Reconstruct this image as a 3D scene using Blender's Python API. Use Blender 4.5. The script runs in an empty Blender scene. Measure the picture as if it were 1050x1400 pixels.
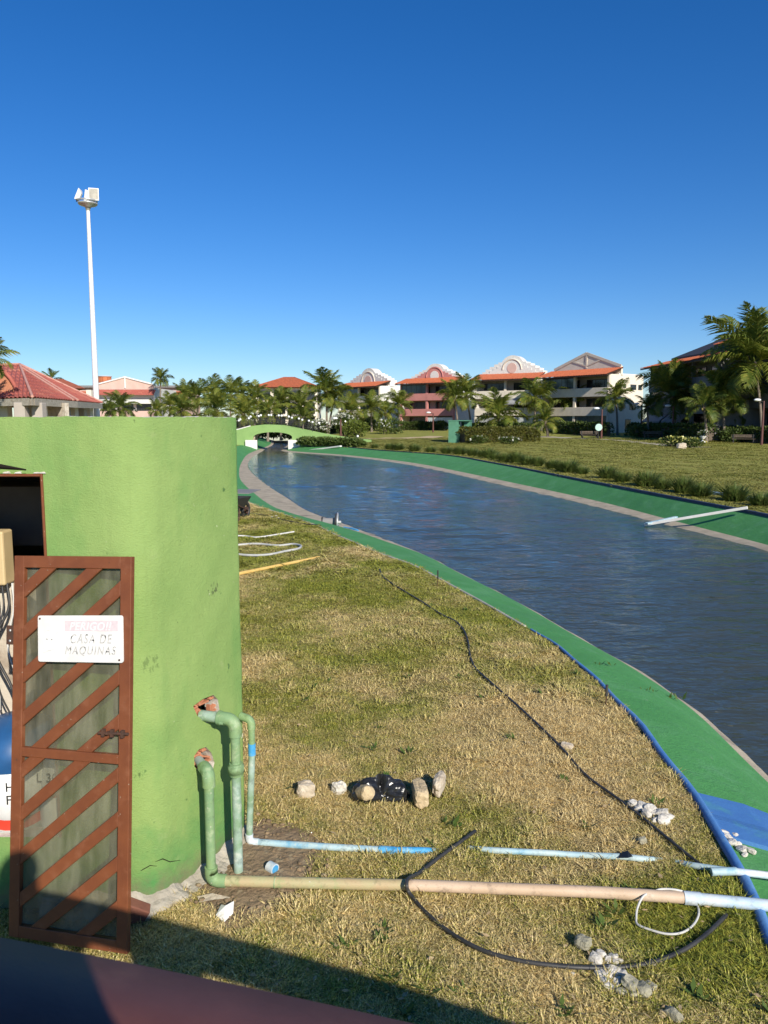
import bpy, math, random
import numpy as np
from mathutils import Vector, Matrix, Euler

R = math.radians
SC = bpy.context.scene
COL = SC.collection

# ------------------------------------------------------------------ camera
CAMH = 2.7
PITCH = math.atan(125 / 1052)
cam = bpy.data.cameras.new('camera')
cam_o = bpy.data.objects.new('camera', cam)
COL.objects.link(cam_o)
SC.camera = cam_o
cam.sensor_fit = 'VERTICAL'
cam.sensor_height = 34.6
cam.lens = 26.0
cam.clip_start = 0.05
cam.clip_end = 6000
cam_o.location = (0, 0, CAMH)
cam_o.rotation_euler = (math.pi / 2 - PITCH, 0, 0)
cam.dof.use_dof = True
cam.dof.focus_distance = 11.0
cam.dof.aperture_fstop = 10.5

# ------------------------------------------------------------------ sky, sun, exposure
SUN_EL, SUN_AZ = R(29), R(153.6)          # azimuth clockwise from +Y: behind the camera, to the right
world = bpy.data.worlds.new('World')
SC.world = world
world.use_nodes = True
wn = world.node_tree
sky = wn.nodes.new('ShaderNodeTexSky')
sky.sky_type = 'NISHITA'
sky.sun_disc = False
sky.sun_elevation = SUN_EL
sky.sun_rotation = SUN_AZ
sky.air_density = 1.0
sky.dust_density = 0.0
sky.ozone_density = 4.0
hs = wn.nodes.new('ShaderNodeHueSaturation')
hs.inputs['Saturation'].default_value = 1.3
wn.links.new(sky.outputs[0], hs.inputs['Color'])
bg = wn.nodes['Background']
tint = wn.nodes.new('ShaderNodeMix'); tint.data_type = 'RGBA'; tint.blend_type = 'MULTIPLY'
tint.inputs[0].default_value = 1.0
wn.links.new(hs.outputs[0], tint.inputs[6]); tint.inputs[7].default_value = (.66, .75, .954, 1)
wn.links.new(tint.outputs[2], bg.inputs[0])
bg.inputs[1].default_value = 0.101

sun = bpy.data.lights.new('sun', 'SUN')
sun.energy = 4.9
sun.angle = R(0.53)
sun.color = (1.0, 0.94, 0.83)
sun_o = bpy.data.objects.new('sun', sun)
COL.objects.link(sun_o)
TO_SUN = Vector((math.sin(SUN_AZ) * math.cos(SUN_EL), math.cos(SUN_AZ) * math.cos(SUN_EL), math.sin(SUN_EL)))
sun_o.rotation_euler = (-TO_SUN).to_track_quat('-Z', 'Y').to_euler()
sun_o.location = (10, -20, 30)

SC.view_settings.view_transform = 'Standard'
SC.view_settings.look = 'None'
SC.view_settings.exposure = 0.3
SC.view_settings.gamma = 1.0
SC.view_settings.use_curve_mapping = False
SC.render.engine = 'CYCLES'
SC.cycles.max_bounces = 6
SC.cycles.transparent_max_bounces = 12

# ------------------------------------------------------------------ helpers: projection of photo points on to the ground
CP, SP = math.cos(PITCH), math.sin(PITCH)


def ray(px, py):
    u, v = (px - 525) / 1052, (py - 700) / 1052
    return (u, CP - v * SP, -SP - v * CP)


def sstep(a, b, x):
    t = np.clip((x - a) / (b - a), 0, 1)
    return t * t * (3 - 2 * t)


def gz(px, py, z=0.0):
    r = ray(px, py)
    t = (z - CAMH) / r[2]
    return Vector((r[0] * t, r[1] * t, z))


def gd(px, py, Y):
    r = ray(px, py)
    t = Y / r[1]
    return Vector((r[0] * t, Y, CAMH + r[2] * t))


# canal: x of every line as a function of y (metres ahead of the camera)
LK = [(-60, .6), (0, 1.6), (2, 1.87), (3.74, 2.0), (4.2, 2.09), (4.7, 2.17), (5.3, 2.22), (6, 2.25), (6.8, 2.25), (7.5, 2.23), (8.3, 2.15), (9, 2.06),
      (10.3, 1.76), (11.7, 1.3), (13.1, .93), (14.3, .48), (15.5, -.07), (17.1, -.76), (19.3, -1.6), (21.3, -2.5), (23.5, -3.65), (28, -5.6),
      (37, -8.6), (48, -11.2), (60, -13.6), (74, -15.4), (87, -16.0), (100, -17), (130, -22)]
LC = [(-60, 2.4), (0, 3.35), (6.87, 3.455), (8.4, 3.465), (9.8, 3.265), (11.3, 2.90), (13.5, 2.39), (16.1, 1.62), (18.9, .78), (21.3, -.5), (22.8, -1.42), (24.2, -2.2), (26.1, -3.1),
      (29.4, -4.35), (35, -6.0), (41, -7.6), (51, -9.6), (62, -11.4), (74, -13.1), (90, -14.3), (100, -15.0), (130, -19)]
LW = [(-60, 2.6), (0, 3.5), (6.87, 3.6), (7.7, 3.63), (8.4, 3.61), (9, 3.54), (9.8, 3.42), (11.3, 3.05), (13.5, 2.54), (16.1, 1.78), (18.9, .98), (21.3, .1),
      (23.6, -.79), (25.3, -1.5), (27.1, -2.3), (33.1, -4.1), (38.7, -5.7), (46.5, -7.7), (53.8, -9.4), (66, -11.4), (77.8, -12.6), (84, -13.1), (90, -13.9), (100, -14.6), (130, -18.5)]
RW = [(-60, 9), (0, 9.6), (19.4, 9.75), (20.9, 9.55), (24.4, 8.95), (28.2, 8.32), (33.1, 7.42), (37.9, 6.35), (43.6, 5.15), (51.4, 3.5), (59.3, 1.3), (67.3, -1.7),
      (74.5, -5.5), (79.6, -9.2), (83.4, -11.0), (88, -11.7), (100, -12.7), (130, -16)]
RC = [(-60, 9.4), (0, 10), (19.7, 10.05), (24.2, 9.48), (30.2, 8.75), (34.3, 8.0), (40.1, 6.75), (47.6, 5.15), (60.7, 1.75), (67.3, -.9), (74.5, -4.6), (79.6, -8.2), (83.4, -10.3), (88, -11.1), (100, -12.2), (130, -15.5)]
RK = [(-60, 10.5), (0, 11.4), (15, 11.45), (21.8, 10.95), (26.3, 10.27), (31.7, 9.5), (36, 8.85), (44.7, 7.7), (49.3, 6.95), (61, 4.6), (70, -.2), (80, -4.6), (86, -8.6), (90, -9.9), (100, -11), (130, -14)]


def pch(tab):
    x = np.array([a for a, b in tab], float)
    y = np.array([b for a, b in tab], float)
    h = np.diff(x); d = np.diff(y) / h
    m = np.zeros_like(x)
    for i in range(1, len(x) - 1):
        w = h[i - 1] + h[i]
        m[i] = (d[i - 1] * h[i] + d[i] * h[i - 1]) / w
    m[0], m[-1] = d[0], d[-1]

    def f(q):
        q = np.asarray(q, float)
        k = np.clip(np.searchsorted(x, q) - 1, 0, len(h) - 1)
        t = (q - x[k]) / h[k]
        return ((2 * t**3 - 3 * t**2 + 1) * y[k] + (t**3 - 2 * t**2 + t) * h[k] * m[k] + (-2 * t**3 + 3 * t**2) * y[k + 1] + (t**3 - t**2) * h[k] * m[k + 1])
    return f


xLK, xLC, xLW, xRW, xRC, xRK = map(pch, (LK, LC, LW, RW, RC, RK))
WZ = -0.60


def gh(x, y):
    """height of the lawns"""
    x = np.asarray(x, float); y = np.asarray(y, float)
    base = 1.1 * sstep(52, 140, y)
    d = np.where(x > xRK(y), x - xRK(y), np.where(x < xLK(y), xLK(y) - x, 0))
    d = np.where(y > 129, 50, d)
    und = (0.02 * np.sin(x * 1.7 + y * .6) + 0.015 * np.sin(x * .7 - y * 1.9) + .012 * np.sin(x * 3.9 + 1) * np.sin(y * 3.1)) * sstep(.1, .9, d)
    return base * sstep(0, 9, d) + und


def G(px, py):
    """where the sight line of a photo point meets the lawn"""
    r = ray(px, py)
    z = 0.0
    for _ in range(25):
        t = (z - CAMH) / r[2]
        z = .5 * z + .5 * float(gh(r[0] * t, r[1] * t))
    t = (z - CAMH) / r[2]
    return Vector((r[0] * t, r[1] * t, float(gh(r[0] * t, r[1] * t))))


def onground(x, y, dz=0.0):
    return Vector((x, y, float(gh(x, y)) + dz))


# ------------------------------------------------------------------ helpers: mesh building
class MB:
    def __init__(s):
        s.v = []; s.f = []; s.sm = []

    def add(s, vs, fs, smooth=False):
        b = len(s.v)
        s.v += [tuple(q) for q in vs]
        s.f += [tuple(b + i for i in f) for f in fs]
        s.sm += [smooth] * len(fs)
        return s

    def box(s, a, b, M=None):
        (x0, y0, z0), (x1, y1, z1) = a, b
        vs = [Vector(q) for q in ((x0, y0, z0), (x1, y0, z0), (x1, y1, z0), (x0, y1, z0), (x0, y0, z1), (x1, y0, z1), (x1, y1, z1), (x0, y1, z1))]
        if M is not None: vs = [M @ q for q in vs]
        return s.add(vs, [(0, 3, 2, 1), (4, 5, 6, 7), (0, 1, 5, 4), (1, 2, 6, 5), (2, 3, 7, 6), (3, 0, 4, 7)])

    def prism(s, poly, y0, y1, M=None):
        """polygon in x,z extruded along y"""
        n = len(poly)
        vs = [Vector((x, y0, z)) for x, z in poly] + [Vector((x, y1, z)) for x, z in poly]
        if M is not None: vs = [M @ q for q in vs]
        return s.add(vs, [tuple(range(n)), tuple(range(2 * n - 1, n - 1, -1))] + [(i, n + i, n + (i + 1) % n, (i + 1) % n) for i in range(n)])

    def tube(s, pts, rad, n=8, cap=True, smooth=True):
        pts = [Vector(p) for p in pts]
        if not hasattr(rad, '__len__'): rad = [rad] * len(pts)
        T = []
        for i in range(len(pts)):
            t = pts[min(i + 1, len(pts) - 1)] - pts[max(i - 1, 0)]
            T.append(t.normalized() if t.length > 1e-9 else Vector((0, 0, 1)))
        up = Vector((0, 0, 1)) if abs(T[0].z) < .9 else Vector((1, 0, 0))
        nrm = (up - T[0] * up.dot(T[0])).normalized()
        vs = []
        for i, p in enumerate(pts):
            if i:
                nrm = nrm - T[i] * nrm.dot(T[i]); nrm.normalize()
            bn = T[i].cross(nrm)
            for k in range(n):
                a = 2 * math.pi * k / n
                vs.append(p + (nrm * math.cos(a) + bn * math.sin(a)) * rad[i])
        fs = []
        for i in range(len(pts) - 1):
            for k in range(n):
                fs.append((i * n + k, i * n + (k + 1) % n, (i + 1) * n + (k + 1) % n, (i + 1) * n + k))
        s.add(vs, fs, smooth)
        if cap:
            s.add(vs[:n], [tuple(range(n - 1, -1, -1))])
            s.add(vs[-n:], [tuple(range(n))])
        return s

    def ball(s, c, r, nu=10, nv=6, sc=(1, 1, 1)):
        c = Vector(c)
        vs = [c + Vector((0, 0, -r * sc[2]))]
        for j in range(1, nv):
            a = -math.pi / 2 + math.pi * j / nv
            for i in range(nu):
                b = 2 * math.pi * i / nu
                vs.append(c + Vector((math.cos(a) * math.cos(b) * r * sc[0], math.cos(a) * math.sin(b) * r * sc[1], math.sin(a) * r * sc[2])))
        vs.append(c + Vector((0, 0, r * sc[2])))
        fs = [(0, 1 + (i + 1) % nu, 1 + i) for i in range(nu)]
        for j in range(nv - 2):
            for i in range(nu):
                a = 1 + j * nu
                fs.append((a + i, a + (i + 1) % nu, a + nu + (i + 1) % nu, a + nu + i))
        a = 1 + (nv - 2) * nu
        fs += [(a + i, a + (i + 1) % nu, len(vs) - 1) for i in range(nu)]
        return s.add(vs, fs, True)

    def leaf(s, p, d, w, nrm=None):
        """one diamond leaf from p along d"""
        d = Vector(d); p = Vector(p)
        side = d.cross(nrm if nrm is not None else Vector((0, 0, 1)))
        if side.length < 1e-6: side = Vector((1, 0, 0))
        side = side.normalized() * w
        return s.add([p, p + d * .45 + side, p + d, p + d * .45 - side], [(0, 1, 2, 3)])

    def mesh(s, name, m=None):
        me = bpy.data.meshes.new(name)
        me.from_pydata(s.v, [], s.f)
        me.polygons.foreach_set('use_smooth', s.sm)
        if m is not None: me.materials.append(m)
        me.update()
        return me

    def build(s, name, m, parent=None, loc=None):
        o = bpy.data.objects.new(name, s.mesh(name, m))
        COL.objects.link(o)
        if parent is not None: o.parent = parent
        if loc is not None: o.location = loc
        return o


def fix_normals(o):
    import bmesh
    b = bmesh.new(); b.from_mesh(o.data)
    bmesh.ops.recalc_face_normals(b, faces=b.faces)
    b.to_mesh(o.data); b.free()
    return o


def bevel(o, w=.01, seg=2, ang=40):
    md = o.modifiers.new('bevel', 'BEVEL'); md.width = w; md.segments = seg
    md.limit_method = 'ANGLE'; md.angle_limit = R(ang)
    return o


def tag(o, label=None, cat=None, group=None, kind=None):
    if label: o['label'] = label
    if cat: o['category'] = cat
    if group: o['group'] = group
    if kind: o['kind'] = kind
    return o


def thing(name, label, cat, loc=(0, 0, 0), rz=0.0, group=None):
    o = bpy.data.objects.new(name, None)
    o.empty_display_size = .2
    COL.objects.link(o)
    o.location = loc; o.rotation_euler = (0, 0, rz)
    return tag(o, label, cat, group)


def share(name, me, parent=None, M=None):
    o = bpy.data.objects.new(name, me)
    COL.objects.link(o)
    if parent is not None: o.parent = parent
    if M is not None: o.matrix_local = M
    return o


def smooth_path(pts, sub=8):
    pts = [Vector(p) for p in pts]
    P = [pts[0] * 2 - pts[1]] + pts + [pts[-1] * 2 - pts[-2]]
    out = []
    for i in range(1, len(P) - 2):
        a, b, c, d = P[i - 1:i + 3]
        for k in range(sub):
            t = k / sub
            out.append(.5 * ((2 * b) + (c - a) * t + (2 * a - 5 * b + 4 * c - d) * t * t + (3 * b - a - 3 * c + d) * t**3))
    out.append(pts[-1])
    return out


# ------------------------------------------------------------------ helpers: materials
def newmat(name):
    m = bpy.data.materials.new(name)
    m.use_nodes = True
    nt = m.node_tree
    return m, nt, nt.nodes['Principled BSDF'], nt.links


def noise(nt, scale, detail=4, rough=.6, vec=None, stretch=None):
    if vec is None:
        g = nt.nodes.new('ShaderNodeNewGeometry'); vec = g.outputs['Position']
    if stretch:
        mp = nt.nodes.new('ShaderNodeMapping'); mp.inputs['Scale'].default_value = stretch
        nt.links.new(vec, mp.inputs['Vector']); vec = mp.outputs[0]
    n = nt.nodes.new('ShaderNodeTexNoise')
    n.inputs['Scale'].default_value = scale; n.inputs['Detail'].default_value = detail; n.inputs['Roughness'].default_value = rough
    nt.links.new(vec, n.inputs['Vector'])
    return n.outputs['Fac']


def ramp(nt, fac, a, b, ca=(0, 0, 0), cb=(1, 1, 1)):
    r = nt.nodes.new('ShaderNodeValToRGB')
    r.color_ramp.elements[0].position = a; r.color_ramp.elements[0].color = (*ca, 1)
    r.color_ramp.elements[1].position = b; r.color_ramp.elements[1].color = (*cb, 1)
    nt.links.new(fac, r.inputs['Fac'])
    return r.outputs['Color']


def mix(nt, fac, a, b, mode='MIX'):
    m = nt.nodes.new('ShaderNodeMix'); m.data_type = 'RGBA'; m.blend_type = mode
    for k, q in ((0, fac), (6, a), (7, b)):
        if hasattr(q, 'is_output'): nt.links.new(q, m.inputs[k])
        elif k == 0: m.inputs[0].default_value = q
        else: m.inputs[k].default_value = (*q, 1)
    return m.outputs[2]


def bump(nt, fac, strength, dist, prev=None):
    b = nt.nodes.new('ShaderNodeBump')
    b.inputs['Strength'].default_value = strength; b.inputs['Distance'].default_value = dist
    nt.links.new(fac, b.inputs['Height'])
    if prev is not None: nt.links.new(prev, b.inputs['Normal'])
    return b.outputs[0]


def pm(name, c1, c2=None, scale=8, lo=.35, hi=.65, rough=.8, bs=0, bd=.01, bscale=40, metal=0, spec=.5, c3=None, s3=2, stretch=None):
    m, nt, P, L = newmat(name)
    P.inputs['Roughness'].default_value = rough; P.inputs['Metallic'].default_value = metal
    P.inputs['Specular IOR Level'].default_value = spec
    P.inputs['Base Color'].default_value = (*c1, 1)
    if c2:
        col = mix(nt, ramp(nt, noise(nt, scale, stretch=stretch), lo, hi), c1, c2)
        if c3:
            col = mix(nt, ramp(nt, noise(nt, s3, 5), .55, .72), col, c3)
        L.new(col, P.inputs['Base Color'])
    if bs:
        L.new(bump(nt, noise(nt, bscale, 5), bs, bd), P.inputs['Normal'])
    return m


def leafmat(name, c1, c2, scale=1.5, trans=.25, rough=.55, c3=None):
    m, nt, P, L = newmat(name)
    col = mix(nt, ramp(nt, noise(nt, scale, 3), .35, .65), c1, c2)
    if c3: col = mix(nt, ramp(nt, noise(nt, scale * 4, 2), .55, .7), col, c3)
    L.new(col, P.inputs['Base Color'])
    P.inputs['Roughness'].default_value = rough; P.inputs['Specular IOR Level'].default_value = .35
    t = nt.nodes.new('ShaderNodeBsdfTranslucent'); L.new(col, t.inputs['Color'])
    mx = nt.nodes.new('ShaderNodeMixShader'); mx.inputs[0].default_value = trans
    L.new(P.outputs[0], mx.inputs[1]); L.new(t.outputs[0], mx.inputs[2])
    L.new(mx.outputs[0], nt.nodes['Material Output'].inputs['Surface'])
    return m


M = {}
M['white'] = pm('white_paint', (.74, .72, .67), (.66, .63, .57), 3, rough=.7)
M['white_bright'] = pm('white_gloss', (.8, .8, .78), (.7, .69, .66), 9, rough=.4)
M['cream'] = pm('cream_paint', (.72, .63, .51), (.64, .55, .44), 1.5, rough=.85)
M['ivory'] = pm('ivory_paint', (.78, .70, .57), (.70, .62, .50), 1.5, rough=.85)
M['pink'] = pm('pink_paint', (.56, .23, .20), (.50, .20, .175), 1.2, rough=.85)
M['pale_pink'] = pm('pale_pink_paint', (.66, .45, .38), (.6, .40, .33), 1.2, rough=.85)
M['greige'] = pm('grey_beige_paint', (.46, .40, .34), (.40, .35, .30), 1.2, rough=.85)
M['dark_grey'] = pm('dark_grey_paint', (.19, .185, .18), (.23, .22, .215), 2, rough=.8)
M['slate_roof'] = pm('dark_slate_sheet', (.045, .042, .045), (.06, .055, .058), 3, rough=.7)
M['tile_orange'] = pm('orange_clay_tile', (.46, .125, .05), (.36, .09, .035), 2.6, rough=.8, c3=(.32, .10, .05), s3=1.1)
M['tile_red'] = pm('red_clay_tile', (.43, .12, .085), (.34, .085, .06), 2.6, rough=.8, c3=(.46, .17, .11), s3=.7)
M['ridge'] = pm('ridge_cap_mortar', (.62, .33, .26), (.5, .25, .19), 5, rough=.85)
M['timber_dark'] = pm('dark_timber', (.06, .028, .018), (.035, .018, .012), 6, rough=.7)
M['trunk'] = pm('palm_trunk', (.26, .21, .16), (.14, .11, .085), 7, rough=.95, bs=.6, bd=.03, bscale=12, stretch=(1, 1, 5))
M['limewash'] = pm('limewashed_trunk', (.62, .58, .52), (.45, .4, .34), 6, rough=.9)
M['bark'] = pm('rough_bark', (.16, .12, .09), (.09, .07, .05), 9, rough=.95)
M['husk'] = pm('coconut_husk', (.30, .22, .06), (.2, .17, .05), 9, rough=.7)
M['frond'] = leafmat('palm_leaf_green', (.115, .165, .022), (.22, .24, .034), .7, trans=.38, c3=(.36, .31, .06))
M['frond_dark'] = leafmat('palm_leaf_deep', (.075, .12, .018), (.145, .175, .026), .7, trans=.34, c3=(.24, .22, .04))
M['frond_yellow'] = leafmat('palm_leaf_yellow', (.28, .26, .04), (.17, .2, .03), 1.2, c3=(.36, .30, .06))
M['hedge_leaf'] = leafmat('hedge_leaf', (.12, .12, .02), (.07, .085, .015), 2.2, c3=(.2, .15, .03))
M['bush_leaf'] = leafmat('bush_leaf', (.05, .085, .016), (.09, .12, .022), 2.0)
M['lime_leaf'] = leafmat('lime_bush_leaf', (.16, .19, .03), (.10, .14, .02), 2.0)
M['shrub_leaf'] = leafmat('rush_blade', (.06, .105, .02), (.10, .14, .028), 3.0, c3=(.22, .20, .06))
M['flower_white'] = pm('white_petals', (.78, .78, .70), (.7, .7, .6), 9, rough=.6)
M['flower_yellow'] = pm('yellow_petals', (.75, .68, .12), (.7, .7, .4), 9, rough=.6)
M['glass_dark'] = pm('dark_window_glass', (.014, .017, .019), (.03, .033, .034), .8, rough=.12, spec=.6)
M['glass_blue'] = pm('balcony_glazing', (.075, .115, .125), (.045, .07, .08), .9, rough=.12, spec=.8)
M['frame_dark'] = pm('dark_frame', (.05, .045, .04), None, rough=.5)
M['awning'] = pm('grey_awning', (.34, .34, .34), (.28, .28, .28), 2, rough=.8)
M['shutter'] = pm('white_shutter', (.62, .64, .62), (.5, .52, .5), 2, rough=.6)
M['asphalt'] = pm('grey_stone_path', (.46, .40, .31), (.36, .31, .24), 1.5, rough=.9)
M['sandy'] = pm('sandy_soil', (.55, .42, .24), (.45, .33, .17), .8, rough=.95)
M['brown_paint'] = pm('brown_gate_paint', (.205, .064, .023), (.165, .05, .019), 9, rough=.5, bs=.25, bd=.003, bscale=110, c3=(.235, .085, .038), s3=14)
_nt = M['brown_paint'].node_tree
_P = _nt.nodes['Principled BSDF']
_c = _P.inputs['Base Color'].links[0].from_socket
_c = mix(_nt, ramp(_nt, noise(_nt, 60, 3, .6), .71, .74), _c, (.42, .33, .25))
_c = mix(_nt, ramp(_nt, noise(_nt, 24, 4, .7), .68, .76), _c, (.10, .045, .025))
_nt.links.new(_c, _P.inputs['Base Color'])
M['rail_paint'] = pm('brown_rail_paint', (.125, .046, .036), (.105, .038, .03), 12, rough=.5, bs=.15, bd=.003, bscale=60, c3=(.145, .06, .045), s3=9)
M['rust'] = pm('rusty_iron', (.10, .042, .022), (.055, .03, .02), 40, rough=.8, bs=.4, bd=.003, bscale=200)
M['black_rubber'] = pm('black_hose', (.022, .022, .023), (.05, .048, .045), 9, rough=.5, bs=.2, bd=.003, bscale=60)
M['black_plastic'] = pm('black_bag_film', (.012, .012, .013), (.02, .02, .02), 20, rough=.3, spec=.55, bs=.2, bd=.008, bscale=22)
M['stone'] = pm('beige_stone', (.58, .45, .27), (.46, .35, .20), 14, rough=.95, bs=.9, bd=.012, bscale=45, c3=(.28, .23, .17), s3=18)
M['stone_pale'] = pm('pale_stone', (.60, .52, .40), (.45, .36, .25), 14, rough=.95, bs=.9, bd=.012, bscale=45, c3=(.33, .27, .2), s3=16)
M['plaster'] = pm('white_plaster', (.68, .64, .56), (.54, .49, .41), 22, rough=.95, bs=.8, bd=.008, bscale=80, c3=(.40, .36, .29), s3=26)
M['grey_stone'] = pm('grey_rubble', (.40, .37, .27), (.28, .26, .18), 16, rough=.95, bs=.9, bd=.012, bscale=50)
M['clay'] = pm('hollow_clay_block', (.52, .22, .12), (.42, .16, .08), 22, rough=.9, bs=.5, bd=.005, bscale=60)
M['dark_void'] = pm('void_shade_and_crack', (.02, .017, .014), None, rough=1, spec=0)  # near-black: shade of the wall voids put into the colour; also fills cracks
M['concrete_foot'] = pm('rough_concrete', (.42, .38, .31), (.30, .265, .21), 9, rough=.95, bs=.8, bd=.02, bscale=30, c3=(.24, .2, .15), s3=7)
M['soil'] = pm('bare_soil', (.30, .21, .12), (.17, .115, .065), 11, rough=1, bs=1, bd=.03, bscale=22, c3=(.38, .30, .18), s3=17)
M['timber_yellow'] = pm('yellow_timber_pole', (.66, .45, .14), (.58, .38, .11), 8, rough=.6)
M['hose_white'] = pm('pale_hose', (.66, .64, .58), (.5, .49, .46), 9, rough=.5)
M['hose_grey'] = pm('grey_hose', (.36, .37, .36), (.5, .49, .45), 5, rough=.6)
M['sheet_white'] = pm('sun_bleached_board', (.80, .79, .75), (.70, .68, .63), 6, rough=.6)
M['kerb_blue'] = pm('blue_kerb_paint', (.06, .18, .44), (.09, .23, .48), 5, rough=.6, bs=.35, bd=.01, bscale=35, c3=(.13, .27, .46), s3=6)
M['kerb_navy'] = pm('navy_kerb_paint', (.022, .035, .075), (.03, .05, .10), 3, rough=.7)
M['water_tank'] = pm('orange_water_tank', (.50, .16, .06), (.42, .13, .05), 1, rough=.8)
M['shed_green'] = pm('green_shed_paint', (.085, .24, .15), (.07, .2, .12), 2, rough=.8)
M['iron_black'] = pm('black_iron', (.02, .02, .02), (.035, .033, .03), 12, rough=.55)
M['lamp_glass'] = pm('white_lamp_glass', (.82, .82, .8), None, rough=.3)
M['steel'] = pm('galvanised_steel', (.62, .62, .6), (.5, .5, .49), 8, rough=.4, metal=.5)
M['reflector'] = pm('floodlight_glass', (.34, .31, .24), (.5, .46, .36), 3, rough=.2, spec=.8)
M['skin'] = pm('skin', (.38, .22, .15), (.34, .19, .125), 12, rough=.55)
M['hair'] = pm('dark_hair', (.02, .014, .01), (.035, .025, .018), 60, rough=.6)
M['shirt'] = pm('dark_blue_shirt', (.03, .04, .09), (.04, .05, .11), 12, rough=.85)
M['trousers'] = pm('grey_trousers', (.09, .09, .10), (.12, .12, .13), 12, rough=.9)
M['cabinet'] = pm('cream_cabinet', (.62, .47, .25), (.56, .42, .22), 6, rough=.6)
M['dirty_wall'] = pm('stained_inner_wall', (.62, .55, .45), (.48, .41, .32), 5, rough=.9, bs=.4, bd=.01, bscale=30, c3=(.3, .24, .18), s3=5)
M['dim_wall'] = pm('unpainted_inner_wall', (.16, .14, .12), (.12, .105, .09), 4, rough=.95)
M['drum_blue'] = pm('blue_drum', (.02, .10, .26), (.015, .07, .19), 6, rough=.4)
M['red_print'] = pm('red_print', (.62, .05, .025), None, rough=.5)
M['black_print'] = pm('black_print', (.012, .012, .012), None, rough=.5)


def green_wall(name='green_plaster'):
    m, nt, P, L = newmat(name)
    n1 = noise(nt, 1.3, 5)
    col = mix(nt, ramp(nt, n1, .35, .68), (.215, .33, .098), (.285, .40, .128))
    col = mix(nt, ramp(nt, noise(nt, 2.2, 4, stretch=(1, 1, .35)), .50, .72), col, (.145, .30, .085))
    g = nt.nodes.new('ShaderNodeNewGeometry')
    sx = nt.nodes.new('ShaderNodeSeparateXYZ'); L.new(g.outputs['Position'], sx.inputs[0])
    # second coat of stronger green along the foot, with a ragged edge of its own
    ad = nt.nodes.new('ShaderNodeMath'); ad.operation = 'MULTIPLY_ADD'
    L.new(noise(nt, 3.0, 5), ad.inputs[0]); ad.inputs[1].default_value = 1.0
    L.new(sx.outputs['Z'], ad.inputs[2])
    foot = ramp(nt, ad.outputs[0], .60, .98, (1, 1, 1), (0, 0, 0))
    col = mix(nt, foot, col, (.095, .26, .078))
    stk = ramp(nt, noise(nt, 9, 4, .6, stretch=(1.6, 1.6, .16)), .56, .74)
    stp = ramp(nt, noise(nt, .9, 3), .46, .62)
    mm_ = nt.nodes.new('ShaderNodeMath'); mm_.operation = 'MULTIPLY'; L.new(stk, mm_.inputs[0]); L.new(stp, mm_.inputs[1])
    m5 = nt.nodes.new('ShaderNodeMath'); m5.operation = 'MULTIPLY'; L.new(mm_.outputs[0], m5.inputs[0]); m5.inputs[1].default_value = .22
    col = mix(nt, m5.outputs[0], col, (.17, .225, .075))
    col = mix(nt, ramp(nt, noise(nt, 4.5, 5, .7), .60, .74, (0, 0, 0), (.5, .5, .5)), col, (.33, .40, .17))
    ad2 = nt.nodes.new('ShaderNodeMath'); ad2.operation = 'MULTIPLY_ADD'
    L.new(noise(nt, 9.0, 5, .7), ad2.inputs[0]); ad2.inputs[1].default_value = .42; L.new(sx.outputs['Z'], ad2.inputs[2])
    col = mix(nt, ramp(nt, ad2.outputs[0], .24, .40, (.75, .75, .75), (0, 0, 0)), col, (.20, .165, .10))
    for (sx_, sy_, sz_, rr_, cc_) in ((-1.02, 4.47, 1.71, .075, (.09, .12, .05)), (-1.26, 4.13, .73, .05, (.10, .14, .05)), (-1.34, 4.02, .78, .045, (.12, .19, .06)), (-1.29, 4.08, 1.39, .10, (.17, .25, .08))):
        dd_ = nt.nodes.new('ShaderNodeVectorMath'); dd_.operation = 'DISTANCE'
        L.new(g.outputs['Position'], dd_.inputs[0]); dd_.inputs[1].default_value = (sx_, sy_, sz_)
        mr_ = nt.nodes.new('ShaderNodeMapRange'); mr_.inputs[1].default_value = rr_; mr_.inputs[2].default_value = 0; mr_.inputs[3].default_value = 0; mr_.inputs[4].default_value = .37
        L.new(dd_.outputs['Value'], mr_.inputs[0])
        aa_ = nt.nodes.new('ShaderNodeMath'); aa_.operation = 'ADD'; L.new(mr_.outputs[0], aa_.inputs[0]); L.new(noise(nt, 42, 3, .6, stretch=(1, 1, .6)), aa_.inputs[1])
        col = mix(nt, ramp(nt, aa_.outputs[0], .70, .82), col, cc_)
    # scuffs and moss spots
    col = mix(nt, ramp(nt, noise(nt, 11, 3, .5), .735, .77), col, (.10, .19, .06))
    col = mix(nt, ramp(nt, noise(nt, 23, 3, .5), .74, .80), col, (.50, .55, .33))
    L.new(col, P.inputs['Base Color'])
    P.inputs['Roughness'].default_value = .8
    P.inputs['Specular IOR Level'].default_value = .15
    b = bump(nt, noise(nt, 13, 4, .6), .25, .02)
    b = bump(nt, noise(nt, 62, 6, .8, stretch=(1, 1, 1.6)), .6, .012, b)
    L.new(b, P.inputs['Normal'])
    return m


M['green_wall'] = green_wall()
M['bridge_green'] = pm('bridge_green_paint', (.195, .32, .10), (.235, .37, .12), .8, rough=.85)


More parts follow.
